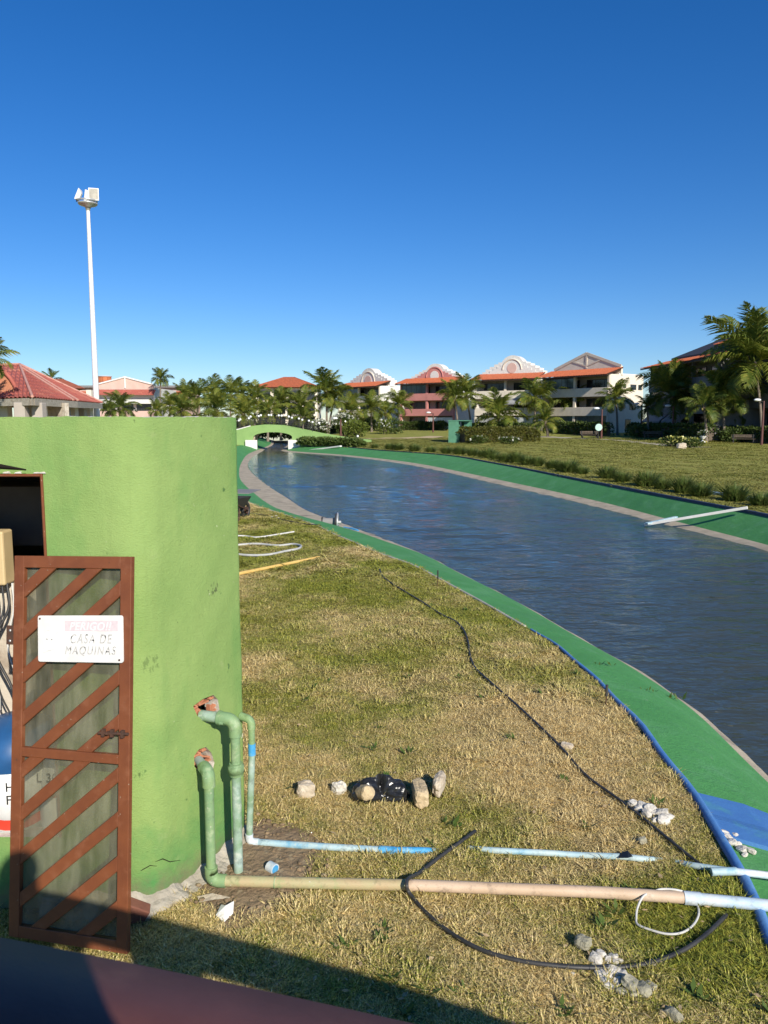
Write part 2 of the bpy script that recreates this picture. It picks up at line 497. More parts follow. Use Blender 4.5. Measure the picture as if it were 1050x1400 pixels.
def pipe_mat(name, a, b, c, scale=5):
    m = pm(name, a, b, scale, .38, .62, rough=.55, bs=.25, bd=.004, bscale=70, c3=c, s3=scale * 1.7, spec=.35)
    nt = m.node_tree; P = nt.nodes['Principled BSDF']
    col = P.inputs['Base Color'].links[0].from_socket
    col = mix(nt, ramp(nt, noise(nt, 16, 5, .75), .54, .72, (0, 0, 0), (.75, .75, .75)), col, tuple(q * .42 for q in a))
    col = mix(nt, ramp(nt, noise(nt, 55, 3, .6), .68, .73, (0, 0, 0), (.8, .8, .8)), col, (.55, .52, .42))
    nt.links.new(col, P.inputs['Base Color'])
    return m


M['pipe_green'] = pipe_mat('green_painted_pipe', (.23, .34, .15), (.19, .31, .16), (.36, .44, .26), 9)
M['pipe_mixed'] = pipe_mat('pale_blue_pipe_with_green_paint', (.36, .46, .40), (.20, .31, .18), (.55, .58, .50), 7)
M['pipe_blue'] = pipe_mat('faded_blue_pipe', (.34, .50, .56), (.46, .56, .55), (.15, .36, .50), 6)
M['pipe_bright'] = pipe_mat('bright_blue_pipe', (.05, .30, .58), (.09, .36, .62), (.22, .45, .60), 9)
M['pipe_tan'] = pipe_mat('tan_drain_pipe', (.58, .43, .30), (.53, .38, .25), (.62, .49, .36), 3)
M['pipe_tangreen'] = pipe_mat('tan_pipe_with_green_overspray', (.40, .38, .20), (.46, .34, .19), (.27, .36, .15), 5)
M['pipe_white'] = pipe_mat('white_blue_pipe', (.60, .63, .62), (.42, .55, .66), (.7, .7, .66), 5)


def lawn_bias(nt, base):
    """driest by the kerb, greener up the lawn and in the damp corner where the pipes leak"""
    g = nt.nodes.new('ShaderNodeNewGeometry')
    out = base
    for c, r0, r1, amt in (((1.75, 6.2, 0), 1.9, .2, -.24), ((.9, 5.3, 0), 1.0, .1, -.10), ((1.75, 3.7, 0), .95, .1, .34), ((.75, 4.75, 0), .6, .1, .12), ((-.3, 9.5, 0), 4.0, 1.0, .10), ((-2, 17.0, 0), 8.0, 3.0, .16)):
        d = nt.nodes.new('ShaderNodeVectorMath'); d.operation = 'DISTANCE'
        nt.links.new(g.outputs['Position'], d.inputs[0]); d.inputs[1].default_value = c
        m = nt.nodes.new('ShaderNodeMapRange'); m.inputs[1].default_value = r0; m.inputs[2].default_value = r1; m.inputs[3].default_value = 0; m.inputs[4].default_value = amt
        nt.links.new(d.outputs['Value'], m.inputs[0])
        a = nt.nodes.new('ShaderNodeMath'); a.operation = 'ADD'
        nt.links.new(out, a.inputs[0]); nt.links.new(m.outputs[0], a.inputs[1]); out = a.outputs[0]
    return out


def lawn_mat():
    m, nt, P, L = newmat('patchy_lawn')
    n1 = noise(nt, .55, 5, .62)
    n2 = noise(nt, 5.5, 4, .7)
    s = nt.nodes.new('ShaderNodeMath'); s.operation = 'MULTIPLY_ADD'
    c1_ = nt.nodes.new('ShaderNodeMath'); c1_.operation = 'MULTIPLY_ADD'; L.new(n1, c1_.inputs[0]); c1_.inputs[1].default_value = 1.5; c1_.inputs[2].default_value = -.25
    L.new(n2, s.inputs[0]); s.inputs[1].default_value = .45; L.new(c1_.outputs[0], s.inputs[2])
    col = mix(nt, ramp(nt, lawn_bias(nt, s.outputs[0]), .58, .94), (.40, .30, .12), (.20, .205, .035))
    g = nt.nodes.new('ShaderNodeNewGeometry')
    sx = nt.nodes.new('ShaderNodeSeparateXYZ'); L.new(g.outputs['Position'], sx.inputs[0])
    far = nt.nodes.new('ShaderNodeMapRange'); far.inputs[1].default_value = 7; far.inputs[2].default_value = 24
    L.new(sx.outputs['Y'], far.inputs[0])
    fcol = mix(nt, ramp(nt, n1, .38, .66), (.37, .35, .09), (.28, .30, .06))
    col = mix(nt, far.outputs[0], col, fcol)
    vor = noise(nt, 42, 3, .8)
    col = mix(nt, ramp(nt, vor, .36, .6), mix(nt, .45, col, (.05, .04, .015)), col)
    L.new(col, P.inputs['Base Color'])
    P.inputs['Roughness'].default_value = .95; P.inputs['Specular IOR Level'].default_value = .1
    L.new(bump(nt, noise(nt, 30, 5, .8), .9, .05), P.inputs['Normal'])
    return m


def blade_mat(name, gr1, gr2, st1, st2):
    """single blades: green or straw by patch and by blade"""
    m, nt, P, L = newmat(name)
    n1 = noise(nt, .55, 5, .62)
    n2 = noise(nt, 5.5, 4, .7)
    n3 = noise(nt, 130, 1, .5)
    s = nt.nodes.new('ShaderNodeMath'); s.operation = 'MULTIPLY_ADD'
    c1_ = nt.nodes.new('ShaderNodeMath'); c1_.operation = 'MULTIPLY_ADD'; L.new(n1, c1_.inputs[0]); c1_.inputs[1].default_value = 1.5; c1_.inputs[2].default_value = -.25
    L.new(n2, s.inputs[0]); s.inputs[1].default_value = .45; L.new(c1_.outputs[0], s.inputs[2])
    s2 = nt.nodes.new('ShaderNodeMath'); s2.operation = 'MULTIPLY_ADD'
    L.new(n3, s2.inputs[0]); s2.inputs[1].default_value = 1.15; L.new(lawn_bias(nt, s.outputs[0]), s2.inputs[2])
    gcol = mix(nt, ramp(nt, noise(nt, 31, 1), .4, .6), gr1, gr2)
    scol = mix(nt, ramp(nt, noise(nt, 37, 1), .4, .6), st1, st2)
    hf_ = nt.nodes.new('ShaderNodeMath'); hf_.operation = 'MULTIPLY'; hf_.inputs[1].default_value = .5; L.new(s2.outputs[0], hf_.inputs[0])
    col = mix(nt, ramp(nt, hf_.outputs[0], .60, .735), scol, gcol)
    col = mix(nt, 1.0, col, ramp(nt, noise(nt, 85, 1), .32, .62, (.42, .40, .36), (1.2, 1.2, 1.2)), 'MULTIPLY')
    L.new(col, P.inputs['Base Color'])
    P.inputs['Roughness'].default_value = .6; P.inputs['Specular IOR Level'].default_value = .3
    t = nt.nodes.new('ShaderNodeBsdfTranslucent'); L.new(col, t.inputs['Color'])
    mx = nt.nodes.new('ShaderNodeMixShader'); mx.inputs[0].default_value = .25
    L.new(P.outputs[0], mx.inputs[1]); L.new(t.outputs[0], mx.inputs[2])
    L.new(mx.outputs[0], nt.nodes['Material Output'].inputs['Surface'])
    return m


M['lawn'] = lawn_mat()
M['blade'] = blade_mat('grass_blade', (.22, .265, .036), (.43, .415, .062), (.76, .575, .25), (.82, .66, .34))
M['blade_far'] = blade_mat('far_grass_blade', (.20, .235, .04), (.27, .27, .05), (.36, .345, .085), (.44, .40, .12))


def bank_mat():
    m, nt, P, L = newmat('green_painted_bank')
    col = mix(nt, ramp(nt, noise(nt, .7, 4), .35, .65), (.056, .235, .056), (.072, .275, .070))
    col = mix(nt, ramp(nt, noise(nt, 1.6, 7, .75), .50, .72, (0, 0, 0), (.8, .8, .8)), col, (.115, .31, .13))
    col = mix(nt, ramp(nt, noise(nt, 5.5, 6, .8), .58, .70, (0, 0, 0), (.7, .7, .7)), col, (.045, .17, .05))
    col = mix(nt, ramp(nt, noise(nt, 13, 5, .75, stretch=(1, .5, 1)), .66, .72, (0, 0, 0), (.7, .7, .7)), col, (.20, .30, .17))
    col = mix(nt, ramp(nt, noise(nt, 9, 4, .7), .66, .78), col, (.045, .16, .055))
    col = mix(nt, ramp(nt, noise(nt, 34, 2, .7), .74, .79), col, (.22, .36, .24))
    L.new(col, P.inputs['Base Color']); P.inputs['Roughness'].default_value = .75
    b = bump(nt, noise(nt, 2.2, 4), .4, .06)
    L.new(bump(nt, noise(nt, 28, 6, .7), .6, .02, b), P.inputs['Normal'])
    return m


M['bank'] = bank_mat()
M['bare_concrete'] = pm('bare_concrete', (.46, .385, .275), (.34, .285, .20), 2.5, rough=.9, bs=.5, bd=.02, bscale=25, c3=(.20, .17, .125), s3=1.6)
M['bed'] = pm('algae_canal_bed', (.34, .27, .18), (.25, .21, .14), 1.2, rough=1)
M['band_blue'] = pm('blue_painted_band', (.05, .155, .40), (.06, .19, .44), 3, rough=.65, bs=.3, bd=.012, bscale=30, c3=(.07, .25, .33), s3=4)


def water_mat():
    m, nt, P, L = newmat('canal_water')
    out = nt.nodes['Material Output']
    nt.nodes.remove(P)
    g = nt.nodes.new('ShaderNodeNewGeometry')
    b = bump(nt, noise(nt, 2.3, 3, .55, stretch=(.55, 1.25, 1)), .8, .08)
    b = bump(nt, noise(nt, 7.5, 2, .5, stretch=(.5, 1.2, 1)), .5, .026, b)
    gl = nt.nodes.new('ShaderNodeBsdfGlossy'); gl.inputs['Roughness'].default_value = .12
    gl.inputs['Color'].default_value = (.90, .90, .86, 1)
    L.new(b, gl.inputs['Normal'])
    tr = nt.nodes.new('ShaderNodeBsdfTransparent'); tr.inputs['Color'].default_value = (.92, .95, .90, 1)
    df = nt.nodes.new('ShaderNodeBsdfDiffuse'); df.inputs['Color'].default_value = (.125, .142, .110, 1)
    mb_ = nt.nodes.new('ShaderNodeMixShader'); mb_.inputs[0].default_value = .45
    L.new(tr.outputs[0], mb_.inputs[1]); L.new(df.outputs[0], mb_.inputs[2])
    fr = nt.nodes.new('ShaderNodeFresnel'); fr.inputs['IOR'].default_value = 1.333; L.new(b, fr.inputs['Normal'])
    mx = nt.nodes.new('ShaderNodeMixShader')
    L.new(fr.outputs[0], mx.inputs[0]); L.new(mb_.outputs[0], mx.inputs[1]); L.new(gl.outputs[0], mx.inputs[2])
    L.new(mx.outputs[0], out.inputs['Surface'])
    va = nt.nodes.new('ShaderNodeVolumeAbsorption')
    va.inputs['Color'].default_value = (.36, .50, .42, 1); va.inputs['Density'].default_value = .55
    L.new(va.outputs[0], out.inputs['Volume'])
    return m


M['water'] = water_mat()


def pane_mat():
    m, nt, P, L = newmat('dirty_gate_sheet')
    out = nt.nodes['Material Output']
    st = noise(nt, 9, 5, .65, stretch=(1.5, 1.5, .22))
    col = mix(nt, ramp(nt, st, .35, .68), (.17, .165, .11), (.38, .36, .26))
    L.new(col, P.inputs['Base Color']); P.inputs['Roughness'].default_value = .28
    tr = nt.nodes.new('ShaderNodeBsdfTransparent'); tr.inputs['Color'].default_value = (.82, .82, .76, 1)
    mx = nt.nodes.new('ShaderNodeMixShader')
    L.new(ramp(nt, noise(nt, 3.5, 4), .3, .7, (.20, .20, .20), (.42, .42, .42)), mx.inputs[0])
    L.new(tr.outputs[0], mx.inputs[1]); L.new(P.outputs[0], mx.inputs[2])
    L.new(mx.outputs[0], out.inputs['Surface'])
    return m


M['pane'] = pane_mat()


def corrugated(mb, x0, x1, y0, z0, y1, z1, hip0=0.0, hip1=0.0, period=.28, amp=.045, rows=6, step=.025):
    """clay tile sheet: ribs down the slope, courses across; hips take the top in by hip0 / hip1"""
    n = max(4, int((x1 - x0) / period) * 4)
    vs = []
    for j in range(rows + 1):
        for e in (0, 1):
            t = min(1, max(0, (j + (e * .96 - .0)) / rows)) if j < rows else 1
            lift = step * (1 - e)
            a, b = x0 + hip0 * t, x1 - hip1 * t
            for i in range(n + 1):
                u = i / n
                x = x0 + (x1 - x0) * u
                x = min(max(x, a), b)
                vs.append((x, y0 + (y1 - y0) * t, z0 + (z1 - z0) * t + lift + amp * math.cos(2 * math.pi * i / 4)))
    W = n + 1
    fs = []
    for j in range(2 * rows + 1):
        for i in range(n):
            fs.append((j * W + i, j * W + i + 1, (j + 1) * W + i + 1, (j + 1) * W + i))
    return mb.add(vs, fs, False)


# ================================================================== THE SETTING
def ys_rows(lo, hi):
    out = [lo]
    while out[-1] < hi:
        y = out[-1]
        out.append(y + (4 if y < -4 else .3 if y < 12 else .6 if y < 30 else 1.2 if y < 60 else 2.0))
    out[-1] = hi
    return np.array(out)


YR = ys_rows(-60, 130)
OFF = np.array([0, .12, .35, .7, 1.1, 1.6, 2.2, 2.8, 3.5, 4.3, 5.2, 6.5, 8, 10, 13, 17, 22, 30, 40, 52, 66, 85, 120, 200, 420, 900])


def strips(name, cols, m, kind='structure'):
    """cols: list of (len(YR),3) arrays joined side by side"""
    n = len(YR)
    V = np.stack(cols, 0).reshape(-1, 3)
    F = []
    for c in range(len(cols) - 1):
        for r in range(n - 1):
            F.append((c * n + r, (c + 1) * n + r, (c + 1) * n + r + 1, c * n + r + 1))
    me = bpy.data.meshes.new(name); me.from_pydata(V.tolist(), [], F); me.materials.append(m)
    me.polygons.foreach_set('use_smooth', [True] * len(F)); me.update()
    o = bpy.data.objects.new(name, me); COL.objects.link(o)
    o['kind'] = kind
    return o


def col3(x, z):
    return np.stack([x, YR, np.broadcast_to(z, x.shape)], 1)


lk, lc, lw, rw, rc, rk = (f(YR) for f in (xLK, xLC, xLW, xRW, xRC, xRK))
strips('left_lawn', [col3(lk - d, gh(lk - d, YR)) for d in OFF[::-1]], M['lawn'])
strips('right_lawn', [col3(rk + d, gh(rk + d, YR)) for d in OFF], M['lawn'])
# land beyond the canal's end, out to the horizon
xs = np.concatenate([np.linspace(-950, -100, 12), np.linspace(-90, 90, 60), np.linspace(100, 950, 12)])
yy = np.concatenate([np.linspace(130, 240, 30), [300, 500, 1000, 3000]])
mbl = MB()
mbl.add([(x, y, float(gh(x, y))) for y in yy for x in xs], [(j * len(xs) + i, j * len(xs) + i + 1, (j + 1) * len(xs) + i + 1, (j + 1) * len(xs) + i) for j in range(len(yy) - 1) for i in range(len(xs) - 1)], True)
o = mbl.build('far_ground', M['lawn']); o['kind'] = 'structure'
ZL = -.53
mid = lambda a, b, t: a + (b - a) * t
strips('left_bank', [col3(lk, 0.0), col3(mid(lk, lc, .05), -.015), col3(mid(lk, lc, .33), -.09), col3(mid(lk, lc, .55), -.19), col3(mid(lk, lc, .8), -.385), col3(lc, ZL)], M['bank'])
wob = .05 * np.sin(YR * 2.1) + .03 * np.sin(YR * 5.3)
lb = lw + np.minimum(1.1, (rw - lw) * .14)
strips('left_water_margin', [col3(lc + .0, ZL + .0), col3(mid(lc, lw, .5) + .02 * np.sin(YR * 4), -.565), col3(lw + wob * .2, WZ - .01), col3(lb, WZ - .28)], M['bare_concrete'])
strips('right_water_margin', [col3(rw - (rc - rw) * .6 - .3, WZ - .28), col3(rw + wob * .2, WZ - .01), col3(mid(rc, rw, .5), -.565), col3(rc, ZL)], M['bare_concrete'])
rb0 = rw - (rc - rw) * .6 - .3
strips('right_bank', [col3(rc, ZL), col3(mid(rc, rk, .35), -.34), col3(mid(rc, rk, .7), -.12), col3(rk, 0.0)], M['bank'])
wd = rb0 - lb
strips('canal_bed', [col3(lb, WZ - .28), col3(lb + wd * .12, WZ - .55), col3(lb + wd * .3, WZ - .95), col3(lb + wd * .7, WZ - .95), col3(lb + wd * .88, WZ - .55), col3(rb0, WZ - .28)], M['bed'])


# water: a closed body whose top carries real ripples
def water():
    rows = [2.0]
    while rows[-1] < 128:
        y = rows[-1]; rows.append(y + max(.07, .011 * y))
    rows = np.array([-50, -20, -5] + rows)
    nx = 110
    a = xLW(rows) - .12; b = xRW(rows) + .12
    u = np.linspace(0, 1, nx)
    X = a[:, None] + (b - a)[:, None] * u[None]
    Y = np.broadcast_to(rows[:, None], X.shape)
    rng = np.random.default_rng(5)
    Z = np.zeros_like(X)
    for k in range(34):
        lam = float(np.exp(rng.uniform(math.log(.32), math.log(2.2))))
        th = rng.normal(0.25, .42) + math.pi / 2
        ph = rng.uniform(0, 6.3)
        amp = .0050 * lam**.75
        damp = np.clip(lam / (.05 + .013 * np.maximum(Y, 2)), 0, 1)
        Z += amp * damp * np.sin((X * math.cos(th) + Y * math.sin(th)) * 6.283 / lam + ph + .6 * np.sin(X * .35 + k) + .5 * np.sin(Y * .28 + 2 * k))
    edge = np.minimum(u, 1 - u) * 1.0
    Z *= sstep(0, .12, edge)[None] * .75 + .25
    env = .6 + .55 * np.sin(X * .4 + Y * .17 + 1) * np.sin(Y * .23 - X * .21)
    Z *= np.clip(env, .3, 1.2)
    n = len(rows)
    V = np.stack([X, Y, WZ + Z], -1).reshape(-1, 3).tolist()
    F = [(r * nx + c, r * nx + c + 1, (r + 1) * nx + c + 1, (r + 1) * nx + c) for r in range(n - 1) for c in range(nx - 1)]
    ring = [(r * nx) for r in range(n)] + [(n - 1) * nx + c for c in range(1, nx)] + [r * nx + nx - 1 for r in range(n - 2, -1, -1)] + [c for c in range(nx - 2, 0, -1)]
    base = len(V)
    V += [(V[i][0], V[i][1], -2.2) for i in ring]
    m_ = len(ring)
    F += [(ring[i], base + i, base + (i + 1) % m_, ring[(i + 1) % m_]) for i in range(m_)]
    # bottom as a strip between the two sides
    L_ = [base + i for i in range(n)]
    R_ = [base + n + nx - 2 + k for k in range(n)][::-1]
    for r in range(n - 1):
        F.append((L_[r], L_[r + 1], R_[r + 1], R_[r]))
    me = bpy.data.meshes.new('water'); me.from_pydata(V, [], F); me.materials.append(M['water'])
    me.polygons.foreach_set('use_smooth', [i < (n - 1) * (nx - 1) for i in range(len(F))]); me.update()
    o = bpy.data.objects.new('water', me); COL.objects.link(o); o['kind'] = 'structure'
    return fix_normals(o)


water()

# kerbs
ky = np.arange(0, 10.0, .25)
kb = MB().tube([(float(xLK(y)) + .02 + .012 * math.sin(y * 5), float(y), .010 + .008 * math.sin(y * 3.1)) for y in ky], [float(np.interp(y, [0, 5, 9, 10], [.038, .032, .018, .015])) for y in ky], 8)
o = kb.build('blue_kerb', M['kerb_blue']); o['kind'] = 'structure'
ky = np.arange(9.9, 29, .5)
M['kerb_worn'] = pm('worn_kerb', (.50, .47, .38), (.36, .36, .30), 2.2, rough=.9, c3=(.14, .25, .34), s3=1.3)
kb = MB().tube([(float(xLK(y)) + .01 + .03 * math.sin(y * 2.3), float(y), .0) for y in ky], .024, 8)
o = kb.build('worn_kerb', M['kerb_worn']); o['kind'] = 'structure'
ky = np.concatenate([np.arange(8, 40, 1.0), np.arange(40, 92, 2.0)])
kb = MB()
prof = [(-.07, -.06), (-.07, .06), (.04, .06), (.04, -.06)]
vs = []
for y in ky:
    for dx, dz in prof: vs.append((float(xRK(y)) + dx, float(y), dz))
kb.add(vs, [(i * 4 + k, i * 4 + (k + 1) % 4, i * 4 + 4 + (k + 1) % 4, i * 4 + 4 + k) for i in range(len(ky) - 1) for k in range(4)])
o = kb.build('navy_kerb', M['kerb_navy']); o['kind'] = 'structure'

# blue band painted across the near bank: a low step 3 cm proud of the slope
mb = MB()
ts = [.02, .05, .33, .55, .8, 1.0]; zz = [0, -.015, -.09, -.19, -.385, ZL]
fr = np.linspace(0, 1, 7)
yb0 = lambda t: 4.75 - .22 * t
yb1 = lambda t: 5.36 - .10 * t
vs = []
for t, z in zip(ts, zz):
    for f in fr:
        y = yb0(t) + (yb1(t) - yb0(t)) * f
        k, c = float(xLK(y)), float(xLC(y))
        vs.append((k + (c - k) * t, y, z + (.028 if f < .45 else .012)))
mb.add(vs, [(i * 7 + j, i * 7 + j + 1, i * 7 + j + 8, i * 7 + j + 7) for i in range(5) for j in range(6)])
o = mb.build('painted_band', M['band_blue']); o['kind'] = 'structure'
fix_normals(o)
md = o.modifiers.new('solid', 'SOLIDIFY'); md.thickness = .03; md.offset = -1


# footpath in front of the houses, sandy strip further left
def ribbon(name, pts, w, m, dz=.03):
    P = smooth_path(pts, 10)
    mb = MB(); vs = []
    for i, p in enumerate(P):
        t = (P[min(i + 1, len(P) - 1)] - P[max(0, i - 1)]); t.z = 0; t.normalize()
        nn = Vector((-t.y, t.x, 0))
        for s in (-1, -.33, .33, 1):
            q = p + nn * w * s
            vs.append((q.x, q.y, float(gh(q.x, q.y)) + dz))
    mb.add(vs, [(i * 4 + k, i * 4 + 4 + k, i * 4 + 5 + k, i * 4 + 1 + k) for i in range(len(P) - 1) for k in range(3)], True)
    o = mb.build(name, m); o['kind'] = 'structure'
    return o


ribbon('footpath', [G(731, 597), G(768, 598.5), G(800, 600), G(850, 603), G(905, 607.5), G(960, 612)], 1.0, M['asphalt'])
ribbon('dry_strip', [G(455, 601), G(490, 600), G(530, 599.5), G(570, 598.5), G(605, 597)], 1.6, M['sandy'])

# bare soil at the foot of the pump house
mb = MB()
rng = random.Random(3)
cx, cy = -.80, 4.42
vs = [(cx, cy, float(gh(cx, cy)) + .022)]
N = 40
for i in range(N):
    a = 2 * math.pi * i / N
    r = (.42 + .05 * math.sin(3 * a) + rng.uniform(-.03, .03))
    x, y = cx + r * .85 * math.cos(a) * 1.1, cy + r * 1.25 * math.sin(a)
    vs.append((x, y, float(gh(x, y)) + .004))
mb.add(vs, [(0, 1 + i, 1 + (i + 1) % N) for i in range(N)], True)
o = mb.build('bare_soil', M['soil']); o['kind'] = 'structure'

rng = random.Random(31)
mb = MB()
for _ in range(170):
    a, r = rng.uniform(0, 6.28), math.sqrt(rng.random())
    x, y = cx + .46 * r * math.cos(a), cy + .56 * r * math.sin(a)
    mb.ball((x, y, float(gh(x, y)) + .012), rng.uniform(.006, .018), 5, 4, (rng.uniform(.8, 1.4), rng.uniform(.8, 1.4), .7))
o = mb.build('soil_crumbs', M['soil']); o['kind'] = 'stuff'; o['label'] = 'crumbs of dry soil at the foot of the wall'

# ================================================================== THE PUMP HOUSE
WX, WY, WR, WTOP = -1.416, 4.245, .245, 2.72


def wall_profile():
    pts = [(x, WY - WR) for x in np.arange(-5.2, WX, .02)]
    pts += [(WX + WR * math.cos(R(a)), WY + WR * math.sin(R(a))) for a in np.arange(-90, -28, 2)]
    a = np.array([WX + WR * math.cos(R(-28)), WY + WR * math.sin(R(-28))]); b = np.array([-.905, 4.675])
    n_ = np.array([(b - a)[1], -(b - a)[0]]) / np.hypot(*(b - a))
    for t in np.linspace(0, 1, 32): pts.append(tuple(a + (b - a) * t + n_ * .018 * math.sin(math.pi * t)))
    # worn corner, then back along the far side
    d0 = (b - a) / np.hypot(*(b - a)); th0 = math.atan2(d0[1], d0[0]); c = b + np.array([-d0[1], d0[0]]) * .05
    for k in range(1, 9):
        th = th0 + k * R(9); pts.append((c[0] + .05 * math.sin(th), c[1] - .05 * math.cos(th)))
    e = np.array(pts[-1]); d1 = np.array([math.cos(th), math.sin(th)])
    for t in np.arange(.1, 3.0, .1): pts.append(tuple(e + d1 * t))
    e = pts[-1]
    pts += [(-5.2, e[1] + .1), (-5.2, 4.1), (-5.2, WY - WR)]
    return np.array(pts)


WP = wall_profile()
WS = np.concatenate([[0], np.cumsum(np.hypot(*np.diff(WP, axis=0).T))])


def wall_at(s, z=1.0, out=0.0):
    x = np.interp(s, WS, WP[:, 0]); y = np.interp(s, WS, WP[:, 1])
    x2 = np.interp(s + .01, WS, WP[:, 0]); y2 = np.interp(s + .01, WS, WP[:, 1])
    t = Vector((x2 - x, y2 - y, 0)).normalized()
    n = Vector((t.y, -t.x, 0))
    return Vector((x, y, z)) + n * out, n, t


def wall_hit(px, py):
    best = None
    for s in np.arange(2.2, 5.0, .004):
        x = np.interp(s, WS, WP[:, 0]); y = np.interp(s, WS, WP[:, 1])
        r = ray(px, py)
        e = abs(x / y - r[0] / r[1])
        if best is None or e < best[0] - 1e-4:
            best = (e, s, CAMH + r[2] / r[1] * y)
    return best[1], best[2]


house = thing('pump_house', 'rough green plastered pump house with rounded corner and dark doorway', 'pump house', (0, 0, 0))
DX0, DX1, DZ0, DZ1 = -2.72, -1.775, .42, 2.425
hole_px = [[(267, 966), (279, 957), (291, 952), (297, 958), (299, 974), (299, 984), (283, 986), (272, 978)],
           [(267, 1034), (273, 1026), (281, 1023), (288, 1030), (292, 1042), (290, 1052), (276, 1056), (267, 1047)],
           [(325, 972), (329, 966), (332.2, 968), (332.4, 1000), (329.5, 1012), (327, 992)]]
holes = [[wall_hit(*p) for p in h] for h in hole_px]
for h in holes[:2]:
    mx_, mz_ = sum(q[0] for q in h) / len(h), sum(q[1] for q in h) / len(h)
    h[:] = [(mx_ + (a - mx_) * 1.12, mz_ + (b - mz_) * 1.12) for a, b in h]


V_ = Vector


def inside(poly, x, y):
    c = False; n = len(poly)
    for i in range(n):
        x1, y1 = poly[i]; x2, y2 = poly[i - 1]
        if (y1 > y) != (y2 > y) and x < (x2 - x1) * (y - y1) / (y2 - y1) + x1: c = not c
    return c


SD0, SD1 = DX0 + 5.2, DX1 + 5.2
send = WS[-1]
sg = np.unique(np.round(np.concatenate([np.arange(0, SD0, .12), [SD0, SD1], np.arange(SD0 + .1, SD1, .1), np.arange(SD1, 5.05, .02),
                                        *[np.arange(min(q[0] for q in h) - .02, max(q[0] for q in h) + .02, .007) for h in holes],
                                        np.arange(5.05, send, .15), [send]]), 4))
zg = np.unique(np.round(np.concatenate([np.arange(0, DZ0, .03), np.arange(DZ0, DZ1, .03), [DZ1], np.arange(DZ1, WTOP, .03), [WTOP],
                                        *[np.arange(min(q[1] for q in h) - .02, max(q[1] for q in h) + .02, .008) for h in holes]]), 4))
rngw = np.random.default_rng(11)
ph = rngw.uniform(0, 6.28, 40)


def lump(s, z):
    d = 0
    for k in range(14):
        f = 3 + k * 2.7
        d += math.sin(s * f * 1.0 + ph[k] + 1.3 * math.sin(z * 2 + k)) * math.sin(z * f * .8 + ph[k + 14]) / (3 + k)
    return d * .0045


def snap(h, s, z):
    best = (9, s, z)
    for i in range(len(h)):
        (x1, y1), (x2, y2) = h[i - 1], h[i]
        t = max(0, min(1, ((s - x1) * (x2 - x1) + (z - y1) * (y2 - y1)) / ((x2 - x1)**2 + (y2 - y1)**2 + 1e-12)))
        qx, qy = x1 + (x2 - x1) * t, y1 + (y2 - y1) * t
        d = math.hypot(s - qx, z - qy)
        if d < best[0]: best = (d, qx, qy)
    return best[1:] if best[0] < .012 else (s, z)


n = len(sg)
kept, rim = [], {}
for j in range(len(zg) - 1):
    for i in range(n - 1):
        sc_, zc = (sg[i] + sg[i + 1]) / 2, (zg[j] + zg[j + 1]) / 2
        q = (j * n + i, j * n + i + 1, (j + 1) * n + i + 1, (j + 1) * n + i)
        if SD0 < sc_ < SD1 and DZ0 < zc < DZ1: continue
        hit = [h for h in holes if inside(h, sc_, zc)]
        if hit:
            for v in q: rim[v] = hit[0]
            continue
        kept.append(q)
used = set(v for q in kept for v in q)
mb = MB()
for j, z in enumerate(zg):
    for i, s in enumerate(sg):
        v = j * n + i
        zz = z
        if v in rim and v in used: s, zz = snap(rim[v], s, z)
        out = lump(s, z) if 2.3 < s < 4.75 else 0
        if abs(s - SD1) < .05 or abs(z - DZ1) < .04: out *= .3
        if z == WTOP: zz = z + .0012 * math.sin(s * 9) + .0012 * math.sin(s * 23 + 1) + .0012 * math.sin(s * 71) + .0014 * math.sin(s * 127 + 2)
        mb.v.append(tuple(wall_at(s, zz, out)[0]))
mb.f = kept; mb.sm = [True] * len(kept)
o = mb.build('plaster_wall', M['green_wall'], house)
# the reveals of door and holes: a strip going 5 cm into the wall
edge = {}
for q in kept:
    for a, b_ in zip(q, q[1:] + q[:1]):
        edge[(a, b_)] = edge.get((a, b_), 0) + 1
mb2 = MB()
for (a, b_) in edge:
    if (b_, a) in edge: continue
    ja, ia, jb, ib = a // n, a % n, b_ // n, b_ % n
    if ia in (0, n - 1) or ja in (0,) or jb in (0,): continue
    dep = .11
    pa, pb = V_(mb.v[a]), V_(mb.v[b_])
    na, nb = wall_at(sg[ia])[1], wall_at(sg[ib])[1]
    mb2.add([pa, pb, pb - nb * dep, pa - na * dep], [(0, 1, 2, 3)])
mb2.build('wall_reveal', M['plaster'], house)

# roof slab inside the parapet, floor
mb = MB()
ring = [wall_at(s, 0, -.06)[0] for s in np.linspace(.05, send - .05, 90)]
for z0, z1, nm, mm in ((2.52, 2.64, 'roof_slab', 'bare_concrete'), (-.05, .40, 'floor_slab', 'bare_concrete')):
    mb = MB(); k = len(ring)
    mb.add([(p.x, p.y, z0) for p in ring] + [(p.x, p.y, z1) for p in ring], [tuple(range(k))[::-1], tuple(range(k, 2 * k))] + [(i, (i + 1) % k, k + (i + 1) % k, k + i) for i in range(k)])
    fix_normals(mb.build(nm, M[mm], house))
# inner back wall and partition
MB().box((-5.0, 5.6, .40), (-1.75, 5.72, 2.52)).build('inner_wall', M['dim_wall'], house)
MB().box((-5.0, 4.55, .40), (-2.15, 4.66, 1.74)).build('partition', M['dirty_wall'], house)

